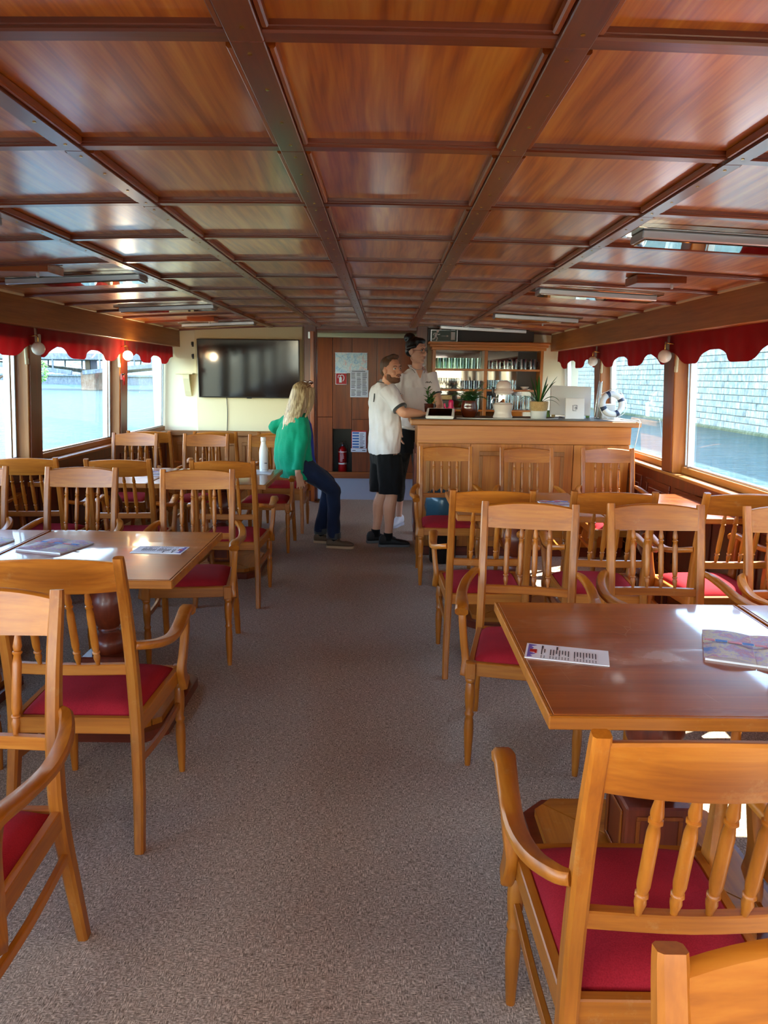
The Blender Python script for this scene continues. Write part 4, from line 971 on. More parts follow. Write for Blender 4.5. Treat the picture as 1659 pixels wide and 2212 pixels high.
for k in range(4):
    bm = bmesh.new(); a = radians(12+90*k+12); torus(bm, RR, rr+.0015, a-.16, a+.16, 6); mesh_obj('band', bm, 'navy', t, smooth=True)
pts = []
for k in range(49):
    a = 2*pi*k/48 + radians(24); sg = abs(sin(2*(a-radians(24)))); pts.append(((RR+rr+.004+.016*sg)*cos(a), -.004, (RR+rr+.004+.016*sg)*sin(a)*.985))
mesh_obj('rope', Tube(pts, .003, seg=6), 'rope', t, smooth=True)
tm = text_mesh('WELCOME', .020, 'ink', 'lettering', t, (0, -.0275, -.086), (radians(90), 0, 0)) if False else None
o = thing('white_box', 'small white box behind the lifebuoy on the bar', 'box', (2.02, 6.80, CT)); mesh_obj('carton', B(-.06, .06, -.05, .05, 0, .12, bev=.004), 'white_paint', o); mesh_obj('lid', B(-.062, .062, -.052, .052, .118, .128, bev=.003), 'white_plastic', o)
tag(mesh_obj('white_cable', Tube([(.62, 6.47, CT+.004), (.85, 6.40, CT+.004), (1.10, 6.42, CT+.004), (1.35, 6.44, CT+.004), (1.52, 6.55, CT+.004)], .004, n=24), 'cable', smooth=True), 'white cable lying along the front of the bar top', 'cable')
tag(mesh_obj('hanging_cables', Tube([(2.05, 6.50, CT+.005), (2.13, 6.38, CT+.008), (2.15, 6.295, 1.20), (2.14, 6.29, 1.10), (2.12, 6.29, .98), (2.09, 6.32, .90)], .004, n=24), 'cable', smooth=True), 'white cable looping down from the window end of the bar', 'cable')
for k, (x, c) in enumerate(((1.50, 'leaf_light'), (1.545, 'woven'), (1.86, 'leaf_light'))):
    o = mesh_obj('condiment_jar', Lathe([(.016, 0), (.018, .004), (.018, .045), (.012, .052), (.012, .062)], seg=12), c, smooth=40); o.location = (x, 6.86, CT); tag(o, ['green topped jar left of the monitor on the bar', 'straw coloured jar just left of the monitor', 'green jar right of the payment display'][k], 'jar')

# bin with blue bag
t = thing('waste_bin', 'black waste bin with a teal-blue plastic bag behind the aisle chair at the bar', 'bin', (.50, 6.15, 0))
mesh_obj('bin', Lathe([(.105, 0), (.11, .01), (.135, .48), (.13, .48), (.105, .03)], seg=20), 'black_plastic', t, smooth=45)
bm = bmesh.new(); rings = lathe(bm, [(.137, .36), (.142, .40), (.150, .47), (.148, .54), (.138, .585), (.12, .60), (.115, .56)], seg=28, cap=False)
for r_ in rings:
    for i, v in enumerate(r_): f_ = 1 + .05*sin(i*2.7+v.co.z*30) + .03*sin(i*5.1); v.co.x *= f_; v.co.y *= f_; v.co.z += .012*sin(i*1.9)
mesh_obj('bag', bm, 'bag_blue', t, smooth=True)

# ================================================================== TELEVISION WALL
t = thing('television', 'large black flat television on the cream wall', 'television', (-1.655, 9.10, 1.612))
t.rotation_euler = (radians(1.5), 0, 0)
mesh_obj('casing', B(-.615, .615, -.005, .045, -.345, .35, bev=.008, seg=2), 'black_plastic', t)
mesh_obj('screen', B(-.605, .605, -.009, -.004, -.333, .342, bev=.002), 'screen', t)
mesh_obj('wall_mount', B(-.15, .15, .04, .063, -.12, .12), 'black_plastic', t)
mesh_obj('sensor', B(-.03, .03, -.008, .01, -.353, -.343, bev=.002), 'black_plastic', t)
tag(mesh_obj('television_cable', Tube([(-1.94, 9.155, 1.27), (-1.935, 9.155, 1.1), (-1.945, 9.155, .86)], .004, n=8), 'steel_dark', smooth=True), 'thin dark cable hanging below the television', 'cable')
t = thing('wall_bracket_shelf', 'small pale wooden bracket shelf on the cream wall left of the television', 'shelf', (-2.42, 9.2, 1.54))
mesh_obj('board', B(-.115, .095, -.13, 0, 0, .016, bev=.003), 'cream', t)
mesh_obj('bracket', Prism([(.0, 0), (-.11, 0), (-.11, -.05), (-.05, -.20), (-.02, -.26), (0, -.26)], -.03, .045, axis='x'), 'cream', t)
for k, z in enumerate((1.90, 1.755)):
    t = thing('coat_hook', ['upper black coat hook on the cream wall beside the television', 'lower black coat hook on the cream wall beside the television'][k], 'hook', (-2.345, 9.2, z), 0, 'black coat hooks by the television')
    mesh_obj('plate', B(-.012, .012, -.006, 0, -.03, .03, bev=.002), 'black_plastic', t); mesh_obj('prong', Tube([(0, -.005, 0), (0, -.05, -.01), (0, -.055, .025)], .005, n=6), 'black_plastic', t, smooth=True)

# ================================================================== SIGNS
def run_man(parent, M):
    """white running figure: head, torso, limbs"""
    bm = bmesh.new(); lathe(bm, [(.016, 0), (.016, .002)], (.012, .052, 0), seg=14)
    def lim(pts, w_):
        for a, b_ in zip(pts, pts[1:]):
            a = Vector((a[0], a[1], 0)); b_ = Vector((b_[0], b_[1], 0)); d = (b_-a).normalized(); n_ = Vector((-d.y, d.x, 0))*w_/2
            v = [bm.verts.new(p + Vector((0, 0, z))) for z in (0, .002) for p in (a-n_, b_-n_, b_+n_, a+n_)]
            for f in ((3,2,1,0), (4,5,6,7), (0,1,5,4), (1,2,6,5), (2,3,7,6), (3,0,4,7)): bm.faces.new([v[i] for i in f])
    lim([(0, .034), (-.014, -.008)], .026); lim([(-.014, -.006), (.010, -.022), (-.002, -.058)], .013); lim([(-.014, -.008), (-.026, -.034), (-.052, -.040)], .013)
    lim([(.002, .030), (.022, .012), (.040, .022)], .009); lim([(-.004, .032), (-.032, .028), (-.040, .006)], .009)
    o = mesh_obj('running_figure', bm, 'white_ink', parent); o.matrix_local = M; return o
t = thing('exit_sign', 'dark green emergency exit sign with running figure, arrow and door', 'sign', (.690, 9.045, 2.030))
mesh_obj('frame', B(-.160, .160, -.006, .014, -.077, .068, bev=.003), 'alu', t)
mesh_obj('sign_face', B(-.150, .150, -.010, -.004, -.066, .057, bev=.001), 'sign_green', t)
face = lambda x, z: Matrix.Translation((x, -.0095, z)) @ Matrix.Rotation(pi/2, 4, 'X')
run_man(t, face(-.09, -.004))
mesh_obj('arrow', Prism([(-.035, -.0065), (.030, -.0065), (.030, -.016), (.055, -.005), (.030, .006), (.030, -.0035), (-.035, -.0035)], -.0125, -.0098, axis='y'), 'white_ink', t)
mesh_obj('door_symbol', B(.080, .128, -.0125, -.0098, -.05, .042), 'white_ink', t)
# lobby notices
t = thing('route_map', 'blue and white regional map poster on the lobby wall', 'map', (-.512, 11.225, 1.74))
m, tt, b = new_mat('map_print'); mp = mapping(tt, (1,1,1)); n = N(tt, 'ShaderNodeTexNoise', Scale=9.0, Detail=6.0, Roughness=.7, Distortion=.8); tt.links.new(mp.outputs[0], n.inputs['Vector'])
v_ = N(tt, 'ShaderNodeTexVoronoi', Scale=14.0, feature='DISTANCE_TO_EDGE'); tt.links.new(mp.outputs[0], v_.inputs['Vector'])
r = ramp(tt, n.outputs[0], [(.36, rgb('#8fbfd8')), (.47, rgb('#cfe0e4')), (.56, rgb('#dfe8e4')), (.62, rgb('#e8b8ba')), (.66, rgb('#d4e2e0'))]); r2 = ramp(tt, v_.outputs[0], [(.0, rgb('#7f97c0')), (.03, (1,1,1,1))])
ml = N(tt, 'ShaderNodeMix', data_type='RGBA'); ml.blend_type = 'MULTIPLY'; ml.inputs[0].default_value = .7; tt.links.new(r.outputs[0], ml.inputs[6]); tt.links.new(r2.outputs[0], ml.inputs[7]); tt.links.new(ml.outputs[2], b.inputs['Base Color'])
mesh_obj('sheet', B(-.24, .235, 0, .008, -.15, .14), 'map_print', t)
mesh_obj('border', boxes([(-.245, .24, -.002, .006, .138, .144), (-.245, .24, -.002, .006, -.155, -.149)]), 'paper', t)
t = thing('fire_extinguisher_sign', 'square red fire equipment sign with white symbol under the map', 'sign', (-.662, 11.222, 1.50))
mesh_obj('plate', B(-.085, .085, 0, .010, -.085, .085, bev=.002), 'white_ink', t); mesh_obj('red_field', B(-.078, .078, -.003, .004, -.078, .078), 'sign_red', t)
bm = bmesh.new(); prism(bm, [(-.030, -.055), (.008, -.055), (.008, .015), (-.004, .03), (-.018, .03), (-.030, .015)], -.006, -.0025, axis='y')
tube(bm, [(-.011, -.004, .035), (.0, -.004, .055), (.03, -.004, .050), (.044, -.004, .015), (.034, -.004, -.02), (.022, -.004, -.035)], .006, seg=6, n=14); tube(bm, [(-.045, -.004, .01), (-.045, -.004, .04), (-.03, -.004, .055), (-.011, -.004, .045)], .005, seg=6, n=8)
mesh_obj('extinguisher_symbol', bm, 'white_ink', t)
t = thing('printed_notice', 'grey printed notice in three columns on the lobby wall behind the man', 'notice', (-.393, 11.218, 1.43))
mesh_obj('sheet', B(-.135, .135, 0, .006, -.20, .20), 'lens_silver', t)
bm = bmesh.new(); box(bm, -.11, .09, -.002, .003, .178, .188)
for c_ in range(3):
    for k in range(24):
        if R.random() < .9: box(bm, -.12+c_*.083, -.12+c_*.083+R.uniform(.05, .072), -.002, .003, .155-k*.0145, .161-k*.0145)
mesh_obj('print', bm, 'ink', t)
t = thing('safety_notice', 'small white notice with red border and blue rows beside the fire extinguisher', 'notice', (-.392, 11.213, .57))
mesh_obj('red_border', B(-.115, .115, 0, .006, -.105, .165), 'sign_red', t); mesh_obj('sheet', B(-.105, .105, -.003, .003, -.10, .145), 'paper', t); mesh_obj('footer', B(-.12, .118, -.004, .003, -.16, -.105), 'paper', t)
mesh_obj('blue_rows', boxes([(-.098, .0, -.006, -.002, .115-k*.042, .138-k*.042) for k in range(6)]), 'blue_ink', t)
mesh_obj('print', boxes([(.012, .012+R.uniform(.04, .08), -.006, -.002, .112-k*.0212, .118-k*.0212) for k in range(11)] + [(.02, .07, -.006, -.002, -.096, -.084), (-.10, -.05, -.0065, -.003, -.14, -.13), (.05, .10, -.0065, -.003, -.14, -.13)]), 'ink', t)
t = thing('fire_extinguisher', 'red fire extinguisher standing in the dark wall niche', 'extinguisher', (-.65, 11.36, .066))
mesh_obj('cylinder', Lathe([(.060, 0), (.066, .01), (.066, .34), (.055, .385), (.025, .41), (.018, .42)], seg=24), 'red_paint', t, smooth=45)
mesh_obj('label', Lathe([(.0668, .14), (.0672, .141), (.0672, .165), (.0668, .166)], seg=24), 'white_ink', t, smooth=40)
mesh_obj('label', Lathe([(.0668, .325), (.0672, .326), (.0672, .338), (.0668, .339)], seg=24), 'white_ink', t, smooth=40)
mesh_obj('print', boxes([(-.034, -.034+R.uniform(.03, .065), -.0695, -.060, .19+k*.022, .197+k*.022) for k in range(6)]), 'white_ink', t)
mesh_obj('valve', Lathe([(.018, .42), (.020, .44), (.012, .445), (.012, .465)], seg=12), 'chrome', t, smooth=40)
mesh_obj('lever', boxes([(-.055, .012, -.009, .009, .462, .470), (-.01, .055, -.009, .009, .482, .490)], bev=.002), 'chrome', t)
mesh_obj('hose', Tube([(.015, 0, .45), (.07, 0, .43), (.080, .0, .30), (.078, 0, .16)], .008, n=12), 'black_plastic', t, smooth=True)

# ================================================================== ON THE TABLES
TT = .752
def quad_frame(pts):
    """sheet through four measured corners: returns centre, x axis angle, size"""
    p = [Vector((a, b_, 0)) for a, b_ in pts]; c = (p[0]+p[1]+p[2]+p[3])/4; ux = ((p[1]-p[0])+(p[2]-p[3]))/2; uy = ((p[0]-p[3])+(p[1]-p[2]))/2
    return c, math.atan2(ux.y, ux.x), ux.length, uy.length
def menu(pts, label, flip=False):
    c, a, L, W_ = quad_frame(pts); t = thing('menu_card', label, 'menu', (c.x, c.y, TT), a + (pi if flip else 0), 'printed menu cards')
    mesh_obj('card', B(-L/2, L/2, -W_/2, W_/2, 0, .0025), 'paper', t)
    bm = bmesh.new(); x = -L/2+.045
    for k in range(19):
        if k in (0, 5): box(bm, x, x+.005, W_*.20, W_*.40, .0025, .0032)
        if k in (1, 4): pass
        if k not in (2, 10):
            box(bm, x+.0, x+.0028, W_*(.18-.0) - R.uniform(.25, .45)*W_, W_*.18, .0025, .0031)
            box(bm, x, x+.003, -W_*.33, -W_*.29, .0025, .0031); box(bm, x, x+.003, -W_*.42, -W_*.38, .0025, .0031)
        x += (L-.075)/19
    mesh_obj('print', bm, 'ink', t)
    bm = bmesh.new(); poly = [(-L/2+.006, -W_/2+.006)]
    for k in range(9): poly.append((-L/2+(.022 if k % 2 == 0 else .010) + .004*(k % 3), -W_/2+.006 + (W_-.012)*(k+.5)/9))
    poly.append((-L/2+.006, W_/2-.006)); prism(bm, list(reversed(poly)), .0025, .0031); mesh_obj('skyline_print', bm, 'menu_purple', t)
    mesh_obj('emblem_print', boxes([(-L/2+.026, -L/2+.032, -.018, .012, .0025, .0032), (-L/2+.012, -L/2+.026, -.012, .01, .0031, .0035)]), 'sign_red', t)
menu(((.441, 2.208), (.672, 2.146), (.626, 1.976), (.406, 2.031)) and ((.441, 2.150), (.672, 2.090), (.640, 1.975), (.412, 2.035)), 'white menu card lying at the aisle edge of the closest right table')
menu(((-1.150, 3.375), (-.915, 3.365), (-.900, 3.235), (-1.130, 3.245)), 'white menu card on the closest left table', True)
m, tt, b = new_mat('brochure_print'); mp = mapping(tt, (1,1,1), rnd=4.0); n = N(tt, 'ShaderNodeTexNoise', Scale=34.0, Detail=5.0, Roughness=.8); tt.links.new(mp.outputs[0], n.inputs['Vector']); n2 = N(tt, 'ShaderNodeTexNoise', Scale=9.0, Detail=2.0); tt.links.new(mp.outputs[0], n2.inputs['Vector'])
mx = N(tt, 'ShaderNodeMix', data_type='FLOAT'); mx.inputs[0].default_value = .55; tt.links.new(n.outputs[0], mx.inputs[2]); tt.links.new(n2.outputs[0], mx.inputs[3])
r = ramp(tt, mx.outputs[0], [(.34, rgb('#7fa8dc')), (.41, rgb('#cfc0dc')), (.46, rgb('#f0e4bc')), (.51, rgb('#cbbedb')), (.55, rgb('#dc96ac')), (.60, rgb('#f0e8cc'))]); tt.links.new(r.outputs[0], b.inputs['Base Color']); b.inputs['Roughness'].default_value = .4
def brochure(pts, label):
    c, a, L, W_ = quad_frame(pts); t = thing('folded_map', label, 'brochure', (c.x, c.y, TT), a, 'colourful city map brochures')
    for j in range(2):
        for i in range(2):
            bm = bmesh.new(); x0, x1 = (-L/2, -.001) if i == 0 else (.001, L/2); y0, y1 = (-W_/2, -.001) if j == 0 else (.001, W_/2)
            n_ = 6; rows = []
            for k in range(n_+1):
                u = k/n_; z = .006 + .010*sin(pi*u)*(1 if j == 0 else .6); rows.append([bm.verts.new((x0+(x1-x0)*u, y, z + (.002 if y == y0 else 0))) for y in (y0, y1)])
            for p_, q_ in zip(rows, rows[1:]): bm.faces.new((p_[0], q_[0], q_[1], p_[1]))
            bmesh.ops.solidify(bm, geom=bm.faces[:], thickness=.002)
            mesh_obj('map_leaf', bm, 'brochure_print', t, smooth=30)
    mesh_obj('under_sheet', B(-L/2+.004, L/2-.004, -W_/2+.004, W_/2-.004, 0, .006), 'paper', t)
    bm = bmesh.new(); x = -L/2+.004; i = 0
    while x < L/2-.02:
        w_ = R.uniform(.03, .05); w_ = min(w_, L/2-x)
        vs = box(bm, x, x+w_-.003, .004, .020, .0165, .0175, mi=i % 2); x += w_; i += 1
    mesh_obj('title_strip', bm, ['sign_red', 'blue_ink'], t)
brochure(((1.045, 2.270), (1.30, 2.18), (1.175, 1.93), (.915, 2.045)), 'colourful folded city map on the closest right table')
brochure(((-1.613, 3.500), (-1.373, 3.420), (-1.43, 3.20), (-1.672, 3.265)), 'colourful folded city map on the closest left table')
brochure(((-2.02, 3.50), (-1.76, 3.47), (-1.80, 3.24), (-2.06, 3.28)), 'colourful folded map at the left edge of the picture on the window table')
brochure(((1.012, 4.765), (1.20, 4.80), (1.19, 4.60), (1.00, 4.60)), 'pale folded map on the table before the bar chairs')
brochure(((-1.98, 6.05), (-1.74, 6.05), (-1.76, 5.80), (-2.0, 5.82)), 'folded map on the second left table by its seam')
t = thing('drinks_bottle', 'tall white metal drinks bottle on the second left table', 'bottle', (-1.005, 6.13, TT+.007))
mesh_obj('body', Lathe([(.034, 0), (.036, .004), (.036, .155), (.032, .185), (.021, .222), (.019, .24), (.019, .246)], seg=24), 'white_plastic', t, smooth=45)
mesh_obj('cap', Lathe([(.021, .248), (.022, .250), (.022, .278), (.020, .281)], seg=20), 'white_plastic', t, smooth=45)
mesh_obj('base_ring', Lathe([(.0365, .012), (.0368, .013), (.0368, .016), (.0365, .017)], seg=24), 'alu', t, smooth=45)
o = mesh_obj('logo', B(.012, .033, -.0362, -.030, .066, .072), 'ink', t)
t = thing('glossy_leaflet', 'glossy leaflet under the white bottle', 'leaflet', (-1.02, 6.10, TT), radians(4)); mesh_obj('sheet', B(-.10, .09, -.14, .12, 0, .006, bev=.001), 'lens_silver', t)
t = thing('red_emergency_hammer', 'red emergency hammer hanging on the second left window post', 'hammer', (XC-2.335, 7.42, 1.50)); mesh_obj('handle', Tube([(0, 0, .03), (.003, 0, -.07)], .008), 'red_paint', t, smooth=True); mesh_obj('head', Tube([(0, -.03, .035), (0, .03, .035)], .009), 'steel_dark', t, smooth=True)
mesh_obj('bracket', B(-.03, -.004, -.015, .015, -.02, .04, bev=.002), 'red_paint', t)
# ================================================================== PEOPLE
from mathutils import noise as mnoise
def fuse(name, bm, mat, root, voxel=.006, sm=3, crease=0, cs=8.0, parent=None):
    me = bpy.data.meshes.new('t'); bm.to_mesh(me); bm.free(); ob = bpy.data.objects.new('t', me); C.objects.link(ob)
    m = ob.modifiers.new('r', 'REMESH'); m.mode = 'VOXEL'; m.voxel_size = voxel
    if sm: m = ob.modifiers.new('s', 'SMOOTH'); m.factor = .5; m.iterations = sm
    dg = bpy.context.evaluated_depsgraph_get(); me2 = bpy.data.meshes.new_from_object(ob.evaluated_get(dg)); bpy.data.objects.remove(ob); bpy.data.meshes.remove(me)
    if crease:
        nr = [v.normal.copy() for v in me2.vertices]
        for v, n_ in zip(me2.vertices, nr):
            c = v.co; k = mnoise.noise(Vector((c.x*cs, c.y*cs, c.z*cs*.45 + c.x*3))) + .5*mnoise.noise(Vector((c.x*cs*2.3+9, c.y*cs*2.3, c.z*cs)))
            v.co = c + n_*crease*k
    me2.materials.clear(); me2.materials.append(MATS[mat])
    for p in me2.polygons: p.use_smooth = True
    me2.name = name; o = bpy.data.objects.new(name, me2); C.objects.link(o)
    o.parent = parent or root; o.location = (0, 0, 0) if parent else -Vector(root.location)
    return o
def put(name, bm, mat, root, smooth=True, parent=None):
    return mesh_obj(name, bm, mat, parent or root, smooth=smooth, loc=(0, 0, 0) if parent else -Vector(root.location))
def tb(bm, pts, n=12, seg=14): tube(bm, pts, None, seg=seg, n=n)
def rings(bm, rs, side, fwd, seg=28, p=2.3):
    """rs: (centre, half width, half depth); closed loft"""
    side = Vector(side).normalized(); fwd = Vector(fwd).normalized(); out = []
    for c, a, b_ in rs:
        ring = []
        for i in range(seg):
            t = 2*pi*i/seg; ct, st = cos(t), sin(t)
            x = math.copysign(abs(ct)**(2/p), ct)*a; y = math.copysign(abs(st)**(2/p), st)*b_
            ring.append(bm.verts.new(Vector(c) + side*x + fwd*y))
        out.append(ring)
    for a, b_ in zip(out, out[1:]):
        for i in range(seg): bm.faces.new((a[i], a[(i+1) % seg], b_[(i+1) % seg], b_[i]))
    bm.faces.new(list(reversed(out[0]))); bm.faces.new(out[-1])
def ell(bm, M, c, r, seg=20):
    bmesh.ops.create_uvsphere(bm, u_segments=seg, v_segments=14, radius=1, matrix=M @ Matrix.Translation(c) @ Matrix.Diagonal((*r, 1)))
def frame(pos, fwd, up=(0, 0, 1)):
    f = Vector(fwd).normalized(); r = f.cross(Vector(up)).normalized(); u = r.cross(f)
    return Matrix(((r.x, f.x, u.x, pos[0]), (r.y, f.y, u.y, pos[1]), (r.z, f.z, u.z, pos[2]), (0, 0, 0, 1)))
def T(M, p): return tuple(M @ Vector(p))
def head(bm, M, fem=False):
    ell(bm, M, (0, -.012, .032), (.073, .094, .088)); ell(bm, M, (0, .022, -.020), (.062 - .003*fem, .068, .082)); ell(bm, M, (0, .034, -.072), (.046-.005*fem, .050, .040))
    ell(bm, M, (0, .072, -.098), (.020, .016, .015)); ell(bm, M, (0, .072, .038), (.045, .018, .014))
    tb(bm, [T(M, p)+(r,) for p, r in (((0, .080, .022), .008), ((0, .094, -.004), .009), ((0, .106, -.024), .011), ((0, .094, -.032), .011))], n=6)
    for s in (-1, 1):
        ell(bm, M, (s*.010, .094, -.030), (.009, .012, .008)); ell(bm, M, (s*.074, -.006, -.008), (.010, .020, .032)); ell(bm, M, (s*.034, .070, -.030), (.022, .016, .018))
    ell(bm, M, (0, .082, -.058), (.026, .014, .014))
def face(root, M, lipm, browm, fem=False, beardm=None):
    for s in (-1, 1):
        bm = bmesh.new(); ell(bm, M, (s*.031, .0755, .006), (.0125, .0125, .0085), 14); e = put('eye', bm, 'eye_white', root)
        bm = bmesh.new(); ell(bm, M, (s*.031+.001, .0855, .006), (.0058, .0035, .0058), 12); o = mesh_obj('iris', bm, 'iris', e, smooth=True)
        bm = bmesh.new(); tube(bm, [T(M, p) for p in ((s*.016, .0915, .024), (s*.032, .0905, .030), (s*.048, .079, .025))], .0030 if not fem else .002, seg=6, n=6); put('eyebrow', bm, browm, root)
        bm = bmesh.new(); tube(bm, [T(M, p) for p in ((s*.019, .0845, .0100), (s*.031, .0885, .0155), (s*.044, .0785, .0100))], .0020, seg=6, n=6); put('eyelid', bm, browm if fem else 'skin_m', root)
    bm = bmesh.new(); ell(bm, M, (0, .0925, -.0535), (.021, .007, .0042)); ell(bm, M, (0, .0915, -.0620), (.018, .008, .0052)); put('mouth', bm, lipm, root)
def hand(bm, wrist, d, nrm, side, size=1.0, curl=.3, spread=.16, thumb=1):
    """d: finger direction, nrm: back of the hand, side: towards the thumb"""
    M = frame(wrist, d, nrm); M = M if thumb > 0 else M
    sx_ = 1 if (M.to_3x3() @ Vector((1, 0, 0))).dot(Vector(side)) > 0 else -1
    q = size
    rings(bm, [(T(M, (0, -.01, 0)), .024*q, .018*q), (T(M, (0, .02*q, 0)), .032*q, .017*q), (T(M, (0, .06*q, 0)), .040*q, .015*q), (T(M, (0, .092*q, -.002)), .038*q, .012*q)], M.to_3x3() @ Vector((1, 0, 0)), M.to_3x3() @ Vector((0, 0, 1)), seg=16)
    for k, (L, x) in enumerate(((.072, .030), (.080, .011), (.075, -.009), (.060, -.028))):
        a0 = spread*(1.5-k)*.6; x0 = sx_*x*q; dx = sx_*sin(a0); pts = [(x0*.8, .06*q, 0)]; ang = 0; p = Vector((x0, .088*q, -.001)); pts.append(tuple(p))
        for j, fl in enumerate((.42, .33, .25)):
            ang += curl*(.8, 1.1, .9)[j]; p = p + Vector((dx*cos(ang), cos(ang), -sin(ang)))*L*fl*q; pts.append(tuple(p))
        rr_ = [.0095, .0092, .0088, .0082, .0062]
        tb(bm, [T(M, p_)+(r_*q,) for p_, r_ in zip(pts, rr_)], n=14, seg=10)
    th = [(sx_*.018, .018, -.004, .013), (sx_*.040, .040, -.012, .012), (sx_*.056, .066, -.020, .0105), (sx_*.060, .092, -.026, .008)]
    tb(bm, [T(M, (a*q, b_*q, c*q))+(r_*q,) for a, b_, c, r_ in th], n=8, seg=10)
def shoe(root, heel, d, L, mat, solem, h=.085, lace=True, name='shoe'):
    M = frame(heel, d); bm = bmesh.new(); rs = []
    for u, w_, hh in ((0, .026, .055), (.04, .034, h-.01), (.12, .037, h), (.25, .037, h), (.38, .036, h*.82), (.55, .040, h*.60), (.72, .046, .046), (.88, .042, .036), (.97, .028, .026), (1.0, .012, .018)):
        rs.append((T(M, (0, u*L, .018+hh/2)), w_, hh/2))
    rings(bm, rs, M.to_3x3() @ Vector((1, 0, 0)), (0, 0, 1), seg=18, p=2.6)
    s = fuse(name, bm, mat, root, voxel=.006, sm=3)
    bm = bmesh.new(); pl = [(0, -.004, .026), (.0, .0, .034)]
    out = []
    for u, w_ in ((-.015, .020), (.02, .032), (.12, .039), (.35, .036), (.55, .041), (.75, .048), (.9, .043), (.99, .026), (1.015, .010)): out.append((u*L, w_))
    poly = [(w_, u) for u, w_ in out] + [(-w_, u) for u, w_ in reversed(out)]
    a = [bm.verts.new(T(M, (x, y, .002))) for x, y in poly]; b_ = [bm.verts.new(T(M, (x, y, .024))) for x, y in poly]; n_ = len(poly)
    bm.faces.new(list(reversed(a))); bm.faces.new(b_)
    for i in range(n_): bm.faces.new((a[i], a[(i+1) % n_], b_[(i+1) % n_], b_[i]))
    mesh_obj('sole', bm, solem, s, smooth=30)
    if lace:
        bm = bmesh.new()
        for k in range(4):
            u = .30+.075*k; hh = .018+h*(1.0-.5*(u-.25)/.3); tube(bm, [T(M, (-.020, u*L, hh-.008)), T(M, (0, u*L+.006, hh+.001)), T(M, (.020, u*L, hh-.008))], .0025, seg=6, n=6)
        mesh_obj('laces', bm, 'lens_silver' if mat == 'shoe_white' else solem, s, smooth=True)
    return s

from mathutils.bvhtree import BVHTree
def patch(name, target, root, mat, Fd, grid, off=.004, th=.002):
    """thin cloth or print laid on a garment: grid rows of world points pressed on along -Fd"""
    bv = BVHTree.FromPolygons([v.co.copy() for v in target.data.vertices], [tuple(p.vertices) for p in target.data.polygons])
    bm = bmesh.new(); rows = []
    for row in grid:
        r_ = []
        for p in row:
            h = bv.ray_cast(Vector(p) + Fd*.5, -Fd); q_ = h[0] if h[0] is not None else Vector(p)
            r_.append(bm.verts.new(q_ + Fd*off))
        rows.append(r_)
    for a, b_ in zip(rows, rows[1:]):
        for i in range(len(a)-1): bm.faces.new((a[i], a[i+1], b_[i+1], b_[i]))
    bmesh.ops.recalc_face_normals(bm, faces=bm.faces); bmesh.ops.solidify(bm, geom=bm.faces[:], thickness=th)
    return put(name, bm, mat, root, smooth=40)

# ---------------------------------------------------------------- the man leaning on the bar
man = thing('person', 'bearded man in white polo and black shorts leaning on the bar, looking back', 'person', (.02, 6.76, 0))
F = Vector((cos(radians(20)), sin(radians(20)), 0)); Rr = Vector((F.y, -F.x, 0))       # forward, his right (towards the camera)
def mp_(f_, r_, z): return Vector((.01, 6.76, 0)) + F*f_ + Rr*r_ + Vector((0, 0, z))
HM = frame((.050, 6.655, 1.603), (.66, -.75, .06), (-.10, .06, 1))
ShR, ElR, WrR = Vector((.030, 6.585, 1.415)), Vector((.150, 6.50, 1.240)), Vector((.320, 6.60, 1.226))
ShL, ElL, WrL = Vector((-.045, 6.93, 1.415)), Vector((.04, 7.05, 1.225)), Vector((.20, 6.93, 1.232))
bm = bmesh.new(); head(bm, HM)
tb(bm, [T(HM, (0, -.02, -.055))+(.058,), tuple(mp_(.0, .0, 1.46))+(.060,), tuple(mp_(-.01, 0, 1.38))+(.075,)], n=6, seg=18)
rings(bm, [(mp_(0, 0, .84), .15, .105), (mp_(0, 0, .98), .15, .11), (mp_(.0, 0, 1.15), .15, .11), (mp_(.0, 0, 1.30), .17, .115), (mp_(-.005, 0, 1.40), .15, .09), (mp_(-.01, 0, 1.45), .08, .06)], Rr, F)
for Sh, El, Wr in ((ShR, ElR, WrR), (ShL, ElL, WrL)):
    tb(bm, [tuple(Sh)+(.056,), tuple(Sh.lerp(El, .55))+(.050,), tuple(El)+(.043,), tuple(El.lerp(Wr, .35))+(.045,), tuple(Wr)+(.028,)], n=16)
hand(bm, WrR, (.75, .62, -.02), (0, 0, 1), (.2, 1, 0), 1.0, .12)
hand(bm, WrL, (.6, -.8, -.02), (0, 0, 1), (0, -1, 0), 1.0, .15)
hipR, knR, anR = mp_(0, .085, .86), mp_(.03, .085, .48), mp_(-.0, .09, .10); hipL, knL, anL = mp_(0, -.085, .86), mp_(.0, -.085, .48), mp_(-.055, -.10, .10)
for h_, k_, a_ in ((hipR, knR, anR), (hipL, knL, anL)):
    tb(bm, [tuple(h_)+(.09,), tuple(h_.lerp(k_, .5))+(.078,), tuple(k_)+(.056,), tuple(k_.lerp(a_, .30)-F*.012)+(.060,), tuple(k_.lerp(a_, .7))+(.042,), tuple(a_)+(.036,), tuple(a_-Vector((0, 0, .05)))+(.036,)], n=20)
fuse('body', bm, 'skin_m', man, voxel=.0052, sm=2)
face(man, HM, 'lip', 'hair_brown')
bm = bmesh.new(); ell(bm, HM, (0, -.022, .045), (.0775, .094, .080)); ell(bm, HM, (0, .030, .108), (.056, .052, .024)); ell(bm, HM, (.02, .055, .118), (.032, .025, .018)); ell(bm, HM, (0, -.075, .0), (.062, .040, .06))
fuse('hair', bm, 'hair_brown', man, voxel=.006, sm=1, crease=.003, cs=40)
